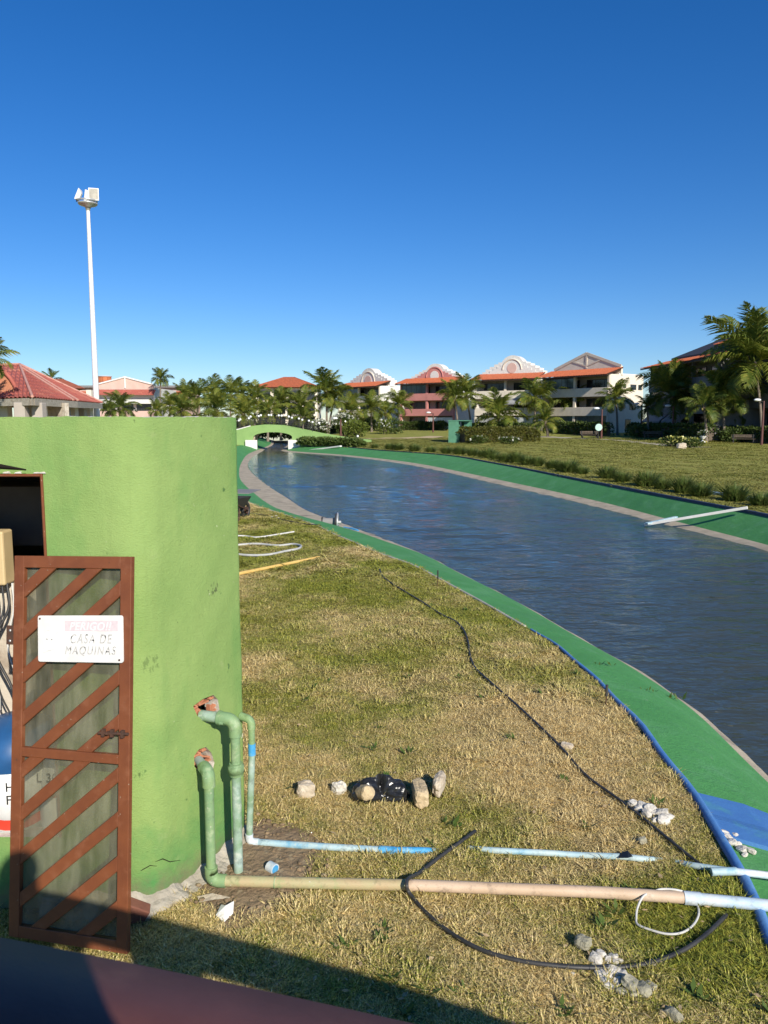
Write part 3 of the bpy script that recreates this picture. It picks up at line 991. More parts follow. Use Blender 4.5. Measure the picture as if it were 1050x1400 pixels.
# clay blocks laid bare in the broken plaster
for hi, h in enumerate(holes):
    s0, s1 = min(q[0] for q in h) - .03, max(q[0] for q in h) + .03
    z0, z1 = min(q[1] for q in h) - .03, max(q[1] for q in h) + .03
    bk = MB()
    ss = np.linspace(s0, s1, 8)
    for dep, mname, nm in ((-.24, 'dark_void', 'void_shade_sheet'),):  # sheet behind the webs, darkness of the hollow painted in its colour
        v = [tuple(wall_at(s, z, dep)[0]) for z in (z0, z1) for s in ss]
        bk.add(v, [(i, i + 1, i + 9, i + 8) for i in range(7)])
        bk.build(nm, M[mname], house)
    blk = []
    nz = max(1, int(round((z1 - z0) / .085)))
    for j in range(nz):
        za, zb = z0 + (z1 - z0) * j / nz, z0 + (z1 - z0) * (j + 1) / nz
        nk = max(1, int(round((s1 - s0) / .095)))
        for i in range(nk):
            sa, sb = s0 + (s1 - s0) * i / nk, s0 + (s1 - s0) * (i + 1) / nk
            w = MB()
            P_ = lambda s, z, d: tuple(wall_at(s, z, d)[0])
            def bar(p, q, th=.011, dep=(-.022, -.05)):
                (s_a, z_a), (s_b, z_b) = p, q
                L_ = math.hypot(s_b - s_a, z_b - z_a) + 1e-6
                ns, nz_ = -(z_b - z_a) / L_ * th / 2, (s_b - s_a) / L_ * th / 2
                c4 = [(s_a + ns, z_a + nz_), (s_b + ns, z_b + nz_), (s_b - ns, z_b - nz_), (s_a - ns, z_a - nz_)]
                vs = [P_(s, z, dep[0]) for s, z in c4] + [P_(s, z, dep[1]) for s, z in c4]
                w.add(vs, [(0, 1, 2, 3), (7, 6, 5, 4), (0, 4, 5, 1), (1, 5, 6, 2), (2, 6, 7, 3), (3, 7, 4, 0)])
            g_ = .006
            sa += g_; sb -= g_; za += g_; zb -= g_
            jit = ((i * 7 + j * 3) % 5 - 2) * .006
            for p, q in (((sa, za), (sb, za)), ((sa, zb), (sa, za)), ((sa, za), (sb + jit, zb)) if (i + j) % 2 else ((sb, za), (sa + jit, zb))):
                bar(p, q, .010)
            fix_normals(w.build('clay_block', M['clay'], house))

# rough concrete left at the foot
mb = MB(); rng = random.Random(8)
ss = np.arange(3.3, 4.86, .018)
prof = []
for s in ss:
    w_ = .075 + .03 * math.sin(s * 9) + .018 * math.sin(s * 31 + 1) + .01 * math.sin(s * 67) + .05 * sstep(3.75, 4.0, s) * (1 - sstep(4.3, 4.6, s))
    h_ = .055 + .025 * math.sin(s * 7 + 1) + .010 * math.sin(s * 27) + .006 * math.sin(s * 59 + 2)
    for o_, z in ((-.02, h_ + .035), (.012, h_ + .012), (w_ * .3, h_ * .8), (w_ * .55, h_ * .62), (w_ * .8, h_ * .3), (w_, -.02)):
        prof.append(tuple(wall_at(s, z + rng.uniform(-.003, .003), o_ + rng.uniform(-.003, .003))[0]))
k = len(ss)
mb.add(prof, [(i * 6 + j, i * 6 + 6 + j, i * 6 + 7 + j, i * 6 + 1 + j) for i in range(k - 1) for j in range(5)])
mb.build('concrete_footing', M['concrete_foot'], house)

# door frame
fr = MB()
fr.box((DX1 - .013, WY - WR - .012, DZ0), (DX1, WY - WR + .09, DZ1))
fr.box((DX0, WY - WR - .012, DZ0), (DX0 + .035, WY - WR + .09, DZ1))
fr.box((DX0 + .035, WY - WR - .010, DZ1 - .015), (DX1 - .013, WY - WR + .088, DZ1))
bevel(fr.build('door_frame', M['brown_paint'], house), .004, 1)
# torn plaster edge over the lintel
mb = MB(); rng = random.Random(4)
for i in range(9):
    x = DX0 + .55 + i * .045 + .03 * (i % 2) + rng.uniform(-.01, .01)
    w_, h_ = rng.uniform(.03, .045), rng.uniform(.006, .016)
    MB().prism([(x, DZ1 + .003), (x + w_, DZ1 + .002), (x + w_ * .8, DZ1 + h_), (x + w_ * .2, DZ1 + h_ * .7)], WY - WR - rng.uniform(.006, .014), WY - WR + .02).build('plaster_flake', M['plaster' if i % 3 else 'green_wall'], house)
mb = MB()
P1 = [(-2.45, DZ1 + .03), (-2.2, DZ1 + .045), (-2.0, DZ1 + .04), (-1.86, DZ1 + .022)]
mb.tube([Vector((x, WY - WR - .004, z)) for x, z in P1], [.012, .016, .013, .003], 6)
mb.build('lintel_crack', M['dark_void'], house)
# hairline cracks low on the wall
for pts in (((212, 1178), (222, 1174), (232, 1178), (246, 1176)), ((183, 1195), (196, 1188), (205, 1183), (214, 1184))):
    mb = MB()
    mb.tube([wall_at(wall_hit(*p)[0], wall_hit(*p)[1], .002)[0] for p in pts], [.001, .003, .0025, .001], 5)
    mb.build('wall_crack', M['dark_void'], house)

# cabinet fixed on the partition, cables, drum
cab = thing('meter_cabinet', 'cream metal cabinet in the dark doorway above the cables', 'cabinet', (0, 0, 0))
bevel(MB().box((-2.75, 4.42, 1.74), (-2.215, 4.545, 2.06)).build('cabinet_body', M['cabinet'], cab), .012, 2)
MB().box((-2.72, 4.410, 1.765), (-2.26, 4.419, 2.035)).build('cabinet_door', M['cabinet'], cab)
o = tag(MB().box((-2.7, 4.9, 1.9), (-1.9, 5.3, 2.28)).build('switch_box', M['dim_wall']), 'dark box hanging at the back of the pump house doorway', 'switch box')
rng = random.Random(2)
for i in range(6):
    x0 = -2.19 - i * .03
    pts = [Vector((x0, 4.45, 1.75)), Vector((x0 + .015, 4.42, 1.6)), Vector((x0 - .03 + rng.uniform(-.03, .03), 4.36, 1.4)), Vector((x0 + rng.uniform(-.02, .07), 4.33, 1.15)), Vector((x0 + .05 + rng.uniform(-.04, .05), 4.34, .98))]
    tag(MB().tube(smooth_path(pts, 6), .006 + .003 * (i % 2), 6).build('power_cable', M['black_rubber'] if i % 3 else M['hose_white']),
        'loose cables hanging from the cabinet in the doorway', 'cable', 'cables hanging in the doorway')

drum = thing('plastic_drum', 'blue lidded drum with white label and red stripe behind the gate', 'drum', (-2.13, 4.28, .40))
DR = .235
mb = MB()


def lathe(prof, n=28, cx=0, cy=0):
    b = MB()
    vs = [(cx + r * math.cos(2 * math.pi * i / n), cy + r * math.sin(2 * math.pi * i / n), z) for r, z in prof for i in range(n)]
    fs = [(j * n + i, j * n + (i + 1) % n, (j + 1) * n + (i + 1) % n, (j + 1) * n + i) for j in range(len(prof) - 1) for i in range(n)]
    return b.add(vs, fs, True)


lathe([(.001, 0), (DR, 0), (DR, .40), (.001, .40)]).build('drum_body', M['white_bright'], drum)
lathe([(DR + .004, .36), (DR + .012, .40), (DR + .006, .47), (DR * .8, .55), (DR * .45, .60), (.001, .615)]).build('drum_lid', M['drum_blue'], drum)


def cyl_patch(a0, a1, z0f, z1f, r, n=14):
    b = MB(); vs = []
    for i in range(n + 1):
        a = a0 + (a1 - a0) * i / n; t = i / n
        vs += [(r * math.cos(a), r * math.sin(a), z0f(t)), (r * math.cos(a), r * math.sin(a), z1f(t))]
    return b.add(vs, [(2 * i, 2 * i + 2, 2 * i + 3, 2 * i + 1) for i in range(n)], True)


cyl_patch(R(-150), R(-20), lambda t: .13 - .10 * math.sin(t * 2.6), lambda t: .17 - .08 * math.sin(t * 2.6), DR + .002).build('red_swoosh', M['red_print'], drum)


def text(name, s, size, m, parent, loc, rot, shear=0, extrude=.0006, align='LEFT', space=1.0, bold=0.0, fit=None):
    c = bpy.data.curves.new(name, 'FONT')
    c.body = s; c.size = size; c.shear = shear; c.extrude = extrude; c.align_x = align; c.space_character = space
    c.materials.append(m)
    c.offset = bold
    tmp = bpy.data.objects.new(name, c); COL.objects.link(tmp)
    bpy.context.view_layer.update()
    me = bpy.data.meshes.new_from_object(tmp.evaluated_get(bpy.context.evaluated_depsgraph_get()))
    bpy.data.objects.remove(tmp); bpy.data.curves.remove(c)
    me.materials.clear(); me.materials.append(m)
    if fit:
        xs_ = [v.co.x for v in me.vertices]; ys_ = [v.co.y for v in me.vertices]
        for v in me.vertices:
            v.co.x = (v.co.x - min(xs_)) / (max(xs_) - min(xs_)) * fit[0]
            v.co.y = (v.co.y - min(ys_)) / (max(ys_) - min(ys_)) * fit[1]
    o = bpy.data.objects.new(name, me); COL.objects.link(o)
    o.parent = parent; o.location = loc; o.rotation_euler = rot
    return o


for ch, a, z in (('H', -82, .26), ('F', -82, .185)):
    o = text('lettering', ch, .075, M['black_print'], drum, ((DR + .003) * math.cos(R(a)), (DR + .003) * math.sin(R(a)), z), (math.pi / 2, 0, R(a + 90)), extrude=.001)
sack = thing('paper_sack', 'white printed sack seen through the lower sheet of the gate', 'sack', (-1.87, 4.16, .42))
mb = MB(); rng = random.Random(5)
vs = []
for j in range(7):
    for i in range(12):
        a = 2 * math.pi * i / 12; t = j / 6
        r = (1 - .35 * t**3) * (1 + .06 * rng.uniform(-1, 1))
        vs.append((.085 * math.cos(a) * r, .075 * math.sin(a) * (1 - .7 * t) * r, .42 * t))
mb.add(vs, [(j * 12 + i, j * 12 + (i + 1) % 12, (j + 1) * 12 + (i + 1) % 12, (j + 1) * 12 + i) for j in range(6) for i in range(12)] + [tuple(range(72, 84))], True)
mb.build('sack_body', M['sheet_white'], sack)
text('lettering', 'L 30', .07, M['black_print'], sack, (-.07, -.079, .28), (math.pi / 2 - .08, 0, 0))
MB().box((-.05, -.084, .19), (.05, -.08, .215)).build('red_print_bar', M['red_print'], sack)

# ================================================================== THE GATE
gate = thing('steel_gate', 'rust brown gate with diagonal bars, standing open before the green wall', 'gate', (-1.9526, 3.735, .030))
gate.rotation_mode = 'QUATERNION'
gate.rotation_quaternion = (Matrix.Rotation(-.2548, 3, 'Z') @ Matrix.Rotation(-.1440, 3, 'X') @ Matrix.Rotation(-.0364, 3, 'Y')).to_quaternion()
GW, GH, GT = .698, 1.98, .03
ST = .062


def gbox(name, x0, z0, x1, z1, y0=-.016, y1=.016, m='brown_paint'):
    o = MB().box((x0, y0, z0), (x1, y1, z1)).build(name, M[m], gate)
    return bevel(o, .003, 2)


gbox('stile', 0, 0, ST, GH); gbox('stile', GW - ST, 0, GW, GH)
gbox('top_rail', ST, GH - ST, GW - ST, GH); gbox('bottom_rail', ST, 0, GW - ST, ST)
MIDZ = GH * (1 - (1040 - 761) / 540)
gbox('middle_rail', ST, MIDZ - .024, GW - ST, MIDZ + .024)


def clip(poly, f):
    out = []
    for i in range(len(poly)):
        a, b = poly[i - 1], poly[i]
        fa, fb = f(a), f(b)
        if (fa >= 0) != (fb >= 0):
            t = fa / (fa - fb); out.append((a[0] + (b[0] - a[0]) * t, a[1] + (b[1] - a[1]) * t))
        if fb >= 0: out.append(b)
    return out


def diag(z_left, panel, hw=.030, slope=.93):
    x0, x1, z0, z1 = panel
    A = (x0 - .3, z_left - .3 * slope); B = (x1 + .3, z_left + (x1 - x0 + .3) * slope)
    L_ = math.hypot(1, slope); nx, nz_ = -slope / L_ * hw, 1 / L_ * hw
    poly = [(A[0] - nx, A[1] - nz_), (B[0] - nx, B[1] - nz_), (B[0] + nx, B[1] + nz_), (A[0] + nx, A[1] + nz_)]
    for f in (lambda p: p[0] - x0, lambda p: x1 - p[0], lambda p: p[1] - z0, lambda p: z1 - p[1]): poly = clip(poly, f) if poly else []
    if len(poly) > 2:
        o = MB().prism(poly, -.014, .008).build('diagonal_bar', M['brown_paint'], gate)
        fix_normals(o); bevel(o, .003, 1)


up = (ST, GW - ST, MIDZ + .024, GH - ST); lo_ = (ST, GW - ST, ST, MIDZ - .024)
for k in range(0, 7): diag(GH - .182 - .224 * k, up, slope=.82)
for k in range(-3, 7): diag(MIDZ - .10 - .222 * k, lo_, slope=.82)
for (x0, x1, z0, z1) in (up, lo_):
    MB().box((x0, .0095, z0), (x1, .0125, z1)).build('pane', M['pane'], gate)
# slide bolt, hinge plate
bo = MB().tube([Vector((GW - .17, -.026, MIDZ + .13)), Vector((GW + .0, -.026, MIDZ + .135))], .008, 8).build('slide_bolt', M['rust'], gate)
for x in (GW - .15, GW - .10, GW - .04): MB().box((x, -.034, MIDZ + .115), (x + .016, -.016, MIDZ + .152)).build('bolt_staple', M['rust'], bo)
MB().box((GW - .12, -.044, MIDZ + .128), (GW - .105, -.02, MIDZ + .142)).build('bolt_knob', M['rust'], bo)
hp = MB().box((-.05, -.006, GH - .47), (-.001, .002, GH - .37)).build('hinge_plate', M['rust'], gate)
for z in (GH - .45, GH - .395):
    lathe([(.001, 0), (.007, 0), (.007, .004), (.001, .005)], 8).build('screw', M['steel'], hp, (-.025, -.007, z)).rotation_euler = (math.pi / 2, 0, 0)

sign = thing('door_sign', 'white sun bleached board with faded red heading screwed across the brown gate', 'sign', (0, 0, 0))
sgm = Matrix.Translation(gate.location) @ gate.rotation_quaternion.to_matrix().to_4x4() @ Matrix.Translation((.166, -.0235, GH - .548)) @ Matrix.Rotation(-.028, 4, 'Y')
sign.rotation_mode = 'QUATERNION'
sign.location = sgm.to_translation(); sign.rotation_quaternion = sgm.to_quaternion()
SW, SH = .500, .238
bd = MB()
poly = []
for cx, cz, a0 in ((SW - .012, .012, -90), (SW - .012, SH - .012, 0), (.012, SH - .012, 90), (.012, .012, 180)):
    for k in range(5):
        a = R(a0 + 22.5 * k); poly.append((cx + .012 * math.cos(a), cz + .012 * math.sin(a)))
bd.prism(poly, -.0035, .0035)
fix_normals(bd.build('sign_board', M['sheet_white'], sign))
M['faded_red'] = pm('faded_red_print', (.70, .61, .61), (.64, .53, .54), 45, rough=.6)
M['faded_letter'] = pm('faded_grey_letter', (.60, .58, .55), (.74, .72, .68), 55, rough=.6)
M['faded_white'] = pm('faded_white_letter', (.80, .77, .75), (.74, .66, .65), 60, rough=.6)
# black ink that survives only in patches
m_, nt_, P_, L_ = newmat('worn_black_letter')
L_.new(mix(nt_, ramp(nt_, noise(nt_, 48, 2), .56, .63), (.50, .48, .45), (.03, .03, .03)), P_.inputs['Base Color'])
P_.inputs['Roughness'].default_value = .6
M['worn_black'] = m_
MB().box((.162, -.0042, SH - .080), (.472, -.0037, SH - .026)).build('heading_band', M['faded_red'], sign)
RX = (math.pi / 2, 0, 0)
text('lettering', 'PERIGO!!', .060, M['faded_white'], sign, (.190, -.0046, SH - .076), RX, .25, .0003, space=1.12, bold=.0012, fit=(.245, .042))
text('lettering', 'CASA DE', .058, M['worn_black'], sign, (.196, -.0041, SH - .142), RX, .25, .0003, space=1.25, fit=(.243, .047))
text('lettering', 'MAQUINAS', .056, M['worn_black'], sign, (.162, -.0041, SH - .206), RX, .25, .0003, space=1.25, fit=(.298, .050))
fp = MB()


def ell(cx, cz, rx, rz, a0=0, a1=360, n=22):
    return [Vector((cx + rx * math.cos(R(a0 + (a1 - a0) * i / n)), -.0037, cz + rz * math.sin(R(a0 + (a1 - a0) * i / n)))) for i in range(n + 1)]


for c in (ell(.068, .128, .036, .034, -20, 200), ell(.068, .085, .022, .020, 180, 360), ell(.068, .083, .011, .004), ell(.054, .116, .008, .006), ell(.083, .115, .008, .006), ell(.068, .100, .004, .005)):
    fp.tube(c, .0008, 4)
for a, b in (((.032, .116), (.046, .085)), ((.104, .116), (.090, .085)), ((.030, .068), (.108, .046)), ((.106, .068), (.030, .046)), ((.095, .148), (.118, .164)), ((.104, .142), (.124, .154))):
    fp.tube([Vector((a[0], -.0037, a[1])), Vector((b[0], -.0037, b[1]))], .0012, 4)
fp.build('skull_emblem', M['faded_letter'], sign)
for cx, cz in ((.054, .116), (.083, .115)): MB().box((cx - .004, -.0043, cz - .0015), (cx + .004, -.0038, cz + .0015)).build('skull_eye', M['black_print'], sign)
for cx, cz in ((.013, SH - .016), (SW - .022, .014)):
    o = MB().tube([Vector((cx, -.0065, cz)), Vector((cx, -.003, cz))], .0052, 8).build('screw', M['rust'], sign)

bk = thing('brown_brick', 'brown brick leaning at the wall foot beside the gate', 'brick', (-1.385, 3.90, .06))
bk.rotation_euler = (.15, .55, .3)
bevel(MB().box((-.10, -.035, -.05), (.10, .035, .05)).build('brick', pm('brown_brick_skin', (.22, .085, .05), (.16, .06, .04), 12, rough=.85, bs=.5, bd=.008)), .006).parent = bk

# ================================================================== PIPES
def pipe(parts, name, label, cat='pipe'):
    t = thing(name, label, cat)
    for nm, pts, r, m in parts:
        MB().tube(pts, r, 14).build(nm, M[m], t)
    return t


def arc_pts(a, c, b, n=6):
    """quadratic bend from a through corner c to b"""
    return [a * (1 - t)**2 + c * 2 * t * (1 - t) + b * t * t for t in [i / n for i in range(n + 1)]]


V = Vector
# lower outlet: out of the second hole, down, and away across the lawn
bx, by = -1.003, 4.19
zt = gd(298, 1056, by).z
hs2, hz2 = wall_hit(277, 1057)
w2 = wall_at(hs2, zt, -.03)[0]
c2 = V((bx, by, zt)); e2 = (w2 - c2).normalized()
hor = [gz(p[0], p[1], .045) for p in ((300, 1206), (430, 1207.5), (556, 1210), (690, 1215), (820, 1220), (945, 1228), (1050, 1238), (1190, 1253))]
hor[0] = V((bx + .06, by, .045))
hdir = (hor[1] - hor[0]).normalized()
hor[0] = V((bx, by, .045)) + hdir * .07
cB = V((bx, by, .045))
lowp = pipe([
    ('pipe_section', [w2, c2 + e2 * .05], .028, 'pipe_mixed'),
    ('elbow', [c2 + e2 * .085, c2 + e2 * .05] + arc_pts(c2 + e2 * .05, c2, c2 - V((0, 0, .05))) + [c2 - V((0, 0, .085))], .037, 'pipe_green'),
    ('pipe_section', [c2 - V((0, 0, .08)), cB + V((0, 0, .08))], .028, 'pipe_green'),
    ('elbow', [cB + V((0, 0, .085)), cB + V((0, 0, .05))] + arc_pts(cB + V((0, 0, .05)), cB, cB + hdir * .05) + [cB + hdir * .085], .038, 'pipe_green'),
    ('pipe_section', [cB + hdir * .08] + smooth_path(hor[0:3], 6)[1:], .0315, 'pipe_tangreen'),
    ('pipe_section', smooth_path(hor[2:6], 6), .0322, 'pipe_tan'),
    ('coupling', [hor[5] - (hor[5] - hor[4]).normalized() * .04, hor[5] + (hor[6] - hor[5]).normalized() * .05], .0365, 'pipe_white'),
    ('pipe_section', smooth_path(hor[5:8], 6), .032, 'pipe_white'),
    ('coupling', [cB + hdir * .37, cB + hdir * .375], .0335, 'pipe_green'),
], 'drain_pipe', 'thick green and tan pipe bending from lower wall hole and crossing the lawn')

# upper outlet: out of the first hole, elbow, straight down with a union
ax, ay = -.872, 4.325
zA = gd(314, 984, ay).z
w1s, w1z = wall_hit(279, 979)
w1 = wall_at(w1s, w1z, -.03)[0]
cA = V((ax, ay, zA)); eA = (w1 - cA).normalized()
zU = gd(314, 1051, ay).z
pipe([
    ('pipe_section', [w1, cA + eA * .07], .032, 'pipe_mixed'),
    ('elbow', [cA + eA * .10, cA + eA * .06] + arc_pts(cA + eA * .06, cA, cA - V((0, 0, .06))) + [cA - V((0, 0, .10))], .038, 'pipe_green'),
    ('coupling', [cA + eA * .105, cA + eA * .085], .042, 'pipe_green'),
    ('pipe_section', [cA - V((0, 0, .09)), V((ax, ay, zU))], .0285, 'pipe_green'),
    ('union', [V((ax, ay, zU + .035)), V((ax, ay, zU + .02)), V((ax, ay, zU + .018)), V((ax, ay, zU - .018)), V((ax, ay, zU - .02)), V((ax, ay, zU - .04))], [.040, .040, .048, .048, .040, .040], 'pipe_green'),
    ('pipe_section', [V((ax, ay, zU - .02)), V((ax, ay, -.08))], .028, 'pipe_mixed'),
], 'upright_pipe', 'thick pale green pipe from upper wall hole with a union ring halfway down')

# thin pipe round the corner, down and across the lawn
tx, ty = -.832, 4.635
zT = gd(338, 984, ty).z
cT = V((tx, ty, zT))
wt = V((-.905, ty + .03, zT + .012)); eT = (wt - cT).normalized()
run = [gz(p[0], p[1], z) for p, z in (((341, 1151), .03), ((450, 1158), .03), ((520, 1162), .025), ((575, 1163), .012), ((600, 1164), -.03))]
cC = run[0]; rd = (run[1] - run[0]).normalized()
zb = gd(340, 1030, ty).z
pipe([
    ('elbow', [wt, cT + eT * .04] + arc_pts(cT + eT * .035, cT, cT - V((0, 0, .035))) + [cT - V((0, 0, .06))], .025, 'pipe_green'),
    ('pipe_section', [cT - V((0, 0, .05)), V((tx, ty, zb + .06))], .021, 'pipe_green'),
    ('coupling', [V((tx, ty, zb + .065)), V((tx, ty, zb - .01))], .024, 'pipe_bright'),
    ('pipe_section', [V((tx, ty, zb)), V((cC.x, cC.y, .06))], .021, 'pipe_mixed'),
    ('elbow', [V((cC.x, cC.y, .085)), V((cC.x, cC.y, .065))] + arc_pts(V((cC.x, cC.y, .06)), cC, cC + rd * .035) + [cC + rd * .06], .025, 'pipe_white'),
    ('pipe_section', smooth_path([cC + rd * .05, run[1], run[2]], 6), .0215, 'pipe_blue'),
    ('coupling', [run[2] - rd * .01, run[2] + rd * .09], .0255, 'pipe_bright'),
    ('pipe_section', [run[2] + rd * .05, run[3], run[4]], .0215, 'pipe_bright'),
], 'water_pipe', 'thin blue pipe from wall corner lying along the lawn until it sinks into grass')
run2 = [gz(p[0], p[1], z) for p, z in (((640, 1160), -.03), ((682, 1163), -.006), ((745, 1166), -.010), ((790, 1169), -.018), ((845, 1171), .006), ((876, 1174), .006), ((915, 1178), -.018), ((952, 1184), .022), ((1000, 1191), .05), ((1035, 1195), .04), ((1120, 1206), -.01))]
pipe([('pipe_section', smooth_path(run2[:9], 5), .019, 'pipe_blue'), ('pipe_section', smooth_path(run2[8:], 5), .021, 'pipe_white'), ('coupling', [run2[8] - V((.12, 0, .005)), run2[8] + V((.03, 0, 0))], .0235, 'pipe_blue')],
     'buried_pipe', 'thin pale blue pipe surfacing from the grass and crossing the blue kerb')

# ================================================================== THINGS ON THE NEAR LAWN
def hose(pxs, r, z=None, sub=8, name='hose', m='black_rubber', label='', cat='hose'):
    pts = []
    for q in pxs:
        zz = q[2] if len(q) > 2 else r + .016
        p = gz(q[0], q[1], zz)
        p.z = zz + float(gh(p.x, p.y)) * (1 if zz < .1 else 0)
        pts.append(p)
    return tag(MB().tube(smooth_path(pts, sub), r, 9).build(name, M[m]), label, cat)


hose([(519, 778), (523, 790), (533, 799), (550, 808), (575, 822), (603, 840), (622, 852), (634, 866), (640, 880), (643, 896), (650, 912), (668, 930), (700, 958), (735, 992), (770, 1026), (800, 1057), (845, 1090), (885, 1122), (925, 1156), (958, 1182), (975, 1192), (985, 1200)],
     .0105, label='long black hose winding across the lawn from the far bank to the white pipe')
hose([(650, 1131), (640, 1139), (620, 1155), (595, 1175), (573, 1193), (559, 1200, .085), (556, 1209, .095), (560, 1220, .05), (580, 1243), (612, 1270), (655, 1296), (705, 1313), (760, 1322), (820, 1324), (880, 1317), (930, 1299), (965, 1277), (993, 1251)],
     .011, label='short thick black hose looped over the tan pipe and curving round the rubble')
tp = gz(650, 1131, .014); tp2 = gz(644, 1136, .014)
hose([(893, 1216, .075), (880, 1221, .08), (872, 1236, .06), (870, 1250, .03), (872, 1260), (890, 1268), (912, 1274), (932, 1273), (947, 1264), (955, 1250), (953, 1236), (942, 1222, .06), (925, 1215, .085), (905, 1213, .085), (893, 1216, .08)],
     .0062, m='hose_white', name='cable_ring', label='thin white hose ring lying against the pipe near the kerb')
hose([(300, 733), (333, 732), (352, 734), (380, 732), (402, 729)], .02, m='hose_white', label='pale hose lying furthest up the lawn beside the wall edge', name='hose')
hose([(290, 752), (333, 758), (365, 758), (390, 754), (408, 750), (411, 746), (400, 743), (380, 744), (350, 742), (320, 744)], .025, m='hose_grey', label='grey hose doubled back in a loop on the lawn beside the wall', name='hose')
o = MB().tube([gz(250, 800, .03), gz(436, 762, .03)], [.035, .03], 8).build('timber_pole', M['timber_yellow'])
tag(o, 'straight yellow timber pole lying on the lawn by the wall', 'pole')


import bmesh


def rock_mesh(name, size, seed, rough=.16, m='stone', box=.5, sub=3):
    b = bmesh.new(); bmesh.ops.create_icosphere(b, subdivisions=sub, radius=1)
    rg = np.random.default_rng(seed); dirs = rg.normal(size=(14, 3)); dirs /= np.linalg.norm(dirs, axis=1)[:, None]; offs = rg.uniform(.62, .95, 14)
    phs = rg.uniform(0, 6.28, 12)
    for v in b.verts:
        d = np.array(v.co)
        r = min(1.0, min((offs[k] / max(1e-3, d @ dirs[k])) for k in range(14) if d @ dirs[k] > .05))
        c_ = max(abs(d)); r = r * (1 - box) + box / c_ * .72
        w = sum(math.sin(d[k % 3] * (5 + 2 * k) + phs[k] + 2 * d[(k + 1) % 3]) for k in range(8)) * rough / 8
        v.co = Vector(d * (r + w)) * 1.0
        v.co.x *= size[0] * .66; v.co.y *= size[1] * .66; v.co.z *= size[2] * .66
    me = bpy.data.meshes.new(name); b.to_mesh(me); b.free(); me.materials.append(M[m])
    return me


def rock(px, py, size, rz, seed, label, name='stone', m='stone', cat='stone', box=.5, rough=.16, tilt=(0, 0), dz=0, group=None):
    p = gz(px, py, 0)
    o = bpy.data.objects.new(name, rock_mesh(name, size, seed, rough, m, box)); COL.objects.link(o)
    o.location = (p.x, p.y, size[2] * .50 + dz); o.rotation_euler = (tilt[0], tilt[1], rz)
    return tag(o, label, cat, group)


rock(418, 1092, (.13, .12, .13), .2, 1, 'small round pinkish stone left of the black bag', m='stone_pale')
rock(463, 1087, (.09, .09, .10), .8, 2, 'lumpy white stone touching the left side of the black bag', m='plaster', rough=.3)
o = bpy.data.objects.new('stone', rock_mesh('stone', (.115, .115, .115), 3, .1, 'stone', .3)); COL.objects.link(o)
for v in o.data.vertices:
    # drawn out to a blunt cylinder
    yy_ = max(-.066, min(.066, v.co.y)); rr_ = math.hypot(v.co.x, v.co.z) + 1e-6
    f_ = (.052 if abs(yy_) < .06 else .046) * (1 + .05 * math.sin(v.co.x * 90 + yy_ * 60))
    k_ = max(rr_, .0) / .06
    v.co.x *= f_ / rr_ * min(1, k_ * 1.6); v.co.z *= f_ / rr_ * min(1, k_ * 1.6); v.co.y = yy_ * 1.5
o.location = gz(497, 1096, 0) + V((0, -.03, .085)); o.rotation_euler = (-.35, 0, .50)
tag(o, 'beige cylindrical stone lying against the black plastic bag', 'stone')
rock(574, 1096, (.105, .25, .13), .10, 4, 'big square beige stone block right of the black bag', box=.85, rough=.1, m='stone')
rock(600, 1084, (.07, .21, .13), -.30, 5, 'narrow slanted beige stone beside the square stone block', box=.5, m='stone_pale')
rock(775, 1024, (.10, .06, .05), -.4, 6, 'small pale stone chip touching the long black hose', m='stone_pale', box=.8)
rock(797, 1296, (.07, .08, .06), .9, 8, 'small grey stone just above the looped hose', m='grey_stone', box=.6)
rock(878, 1153, (.05, .035, .04), .3, 9, 'dark little stone lying in the grass under the long hose', m='grey_stone')
# stub of broken pipe
p = gz(374, 1187, .03)
o = thing('pipe_stub', 'short white broken pipe stub with blue end lying by the upright pipes', 'pipe stub', p)
MB().tube([V((-.03, .02, 0)), V((.0, -.005, 0)), V((.012, -.014, 0))], .033, 12).build('pipe_wall', M['pipe_white'], o)
MB().tube([V((.010, -.0125, 0)), V((.0135, -.015, 0))], .026, 12).build('pipe_bore', M['pipe_bright'], o)

# black bag
b = bmesh.new(); bmesh.ops.create_icosphere(b, subdivisions=5, radius=1)
rg = np.random.default_rng(21); cs = rg.normal(size=(30, 3)); pp = rg.uniform(0, 6.28, 30)
for v in b.verts:
    d = v.co.copy(); a = math.atan2(d.y, d.x)
    lob = 1 + .22 * math.cos(2 * a - .6) + .16 * math.cos(3 * a + .7)
    w = sum(abs(math.sin(cs[k] @ np.array(d) * (2.2 + k * .28) + pp[k])) / (4 + k * .6) for k in range(24))
    f = lob * (.52 + .52 * w)
    v.co = Vector((d.x * .118 * f, d.y * .112 * f, max(-.2, d.z) * .085 * f))
me = bpy.data.meshes.new('plastic_bag'); b.to_mesh(me); b.free(); me.materials.append(M['black_plastic'])
o = bpy.data.objects.new('plastic_bag', me); COL.objects.link(o); p = gz(519, 1090, 0); o.location = (p.x, p.y, .02); o.rotation_euler = (0, 0, -.1)
tag(o, 'crumpled shiny black plastic bag on the lawn among the stones', 'bag')
o = tag(MB().add([V((0, 0, 0)), V((.05, -.02, .012)), V((.09, .01, .004)), V((.07, .05, .02)), V((.02, .04, .008))], [(0, 1, 4), (1, 3, 4), (1, 2, 3)]).build('film_scrap', M['black_plastic'], None, gz(846, 1173, .02)), 'scrap of black film on the half buried blue pipe', 'scrap')


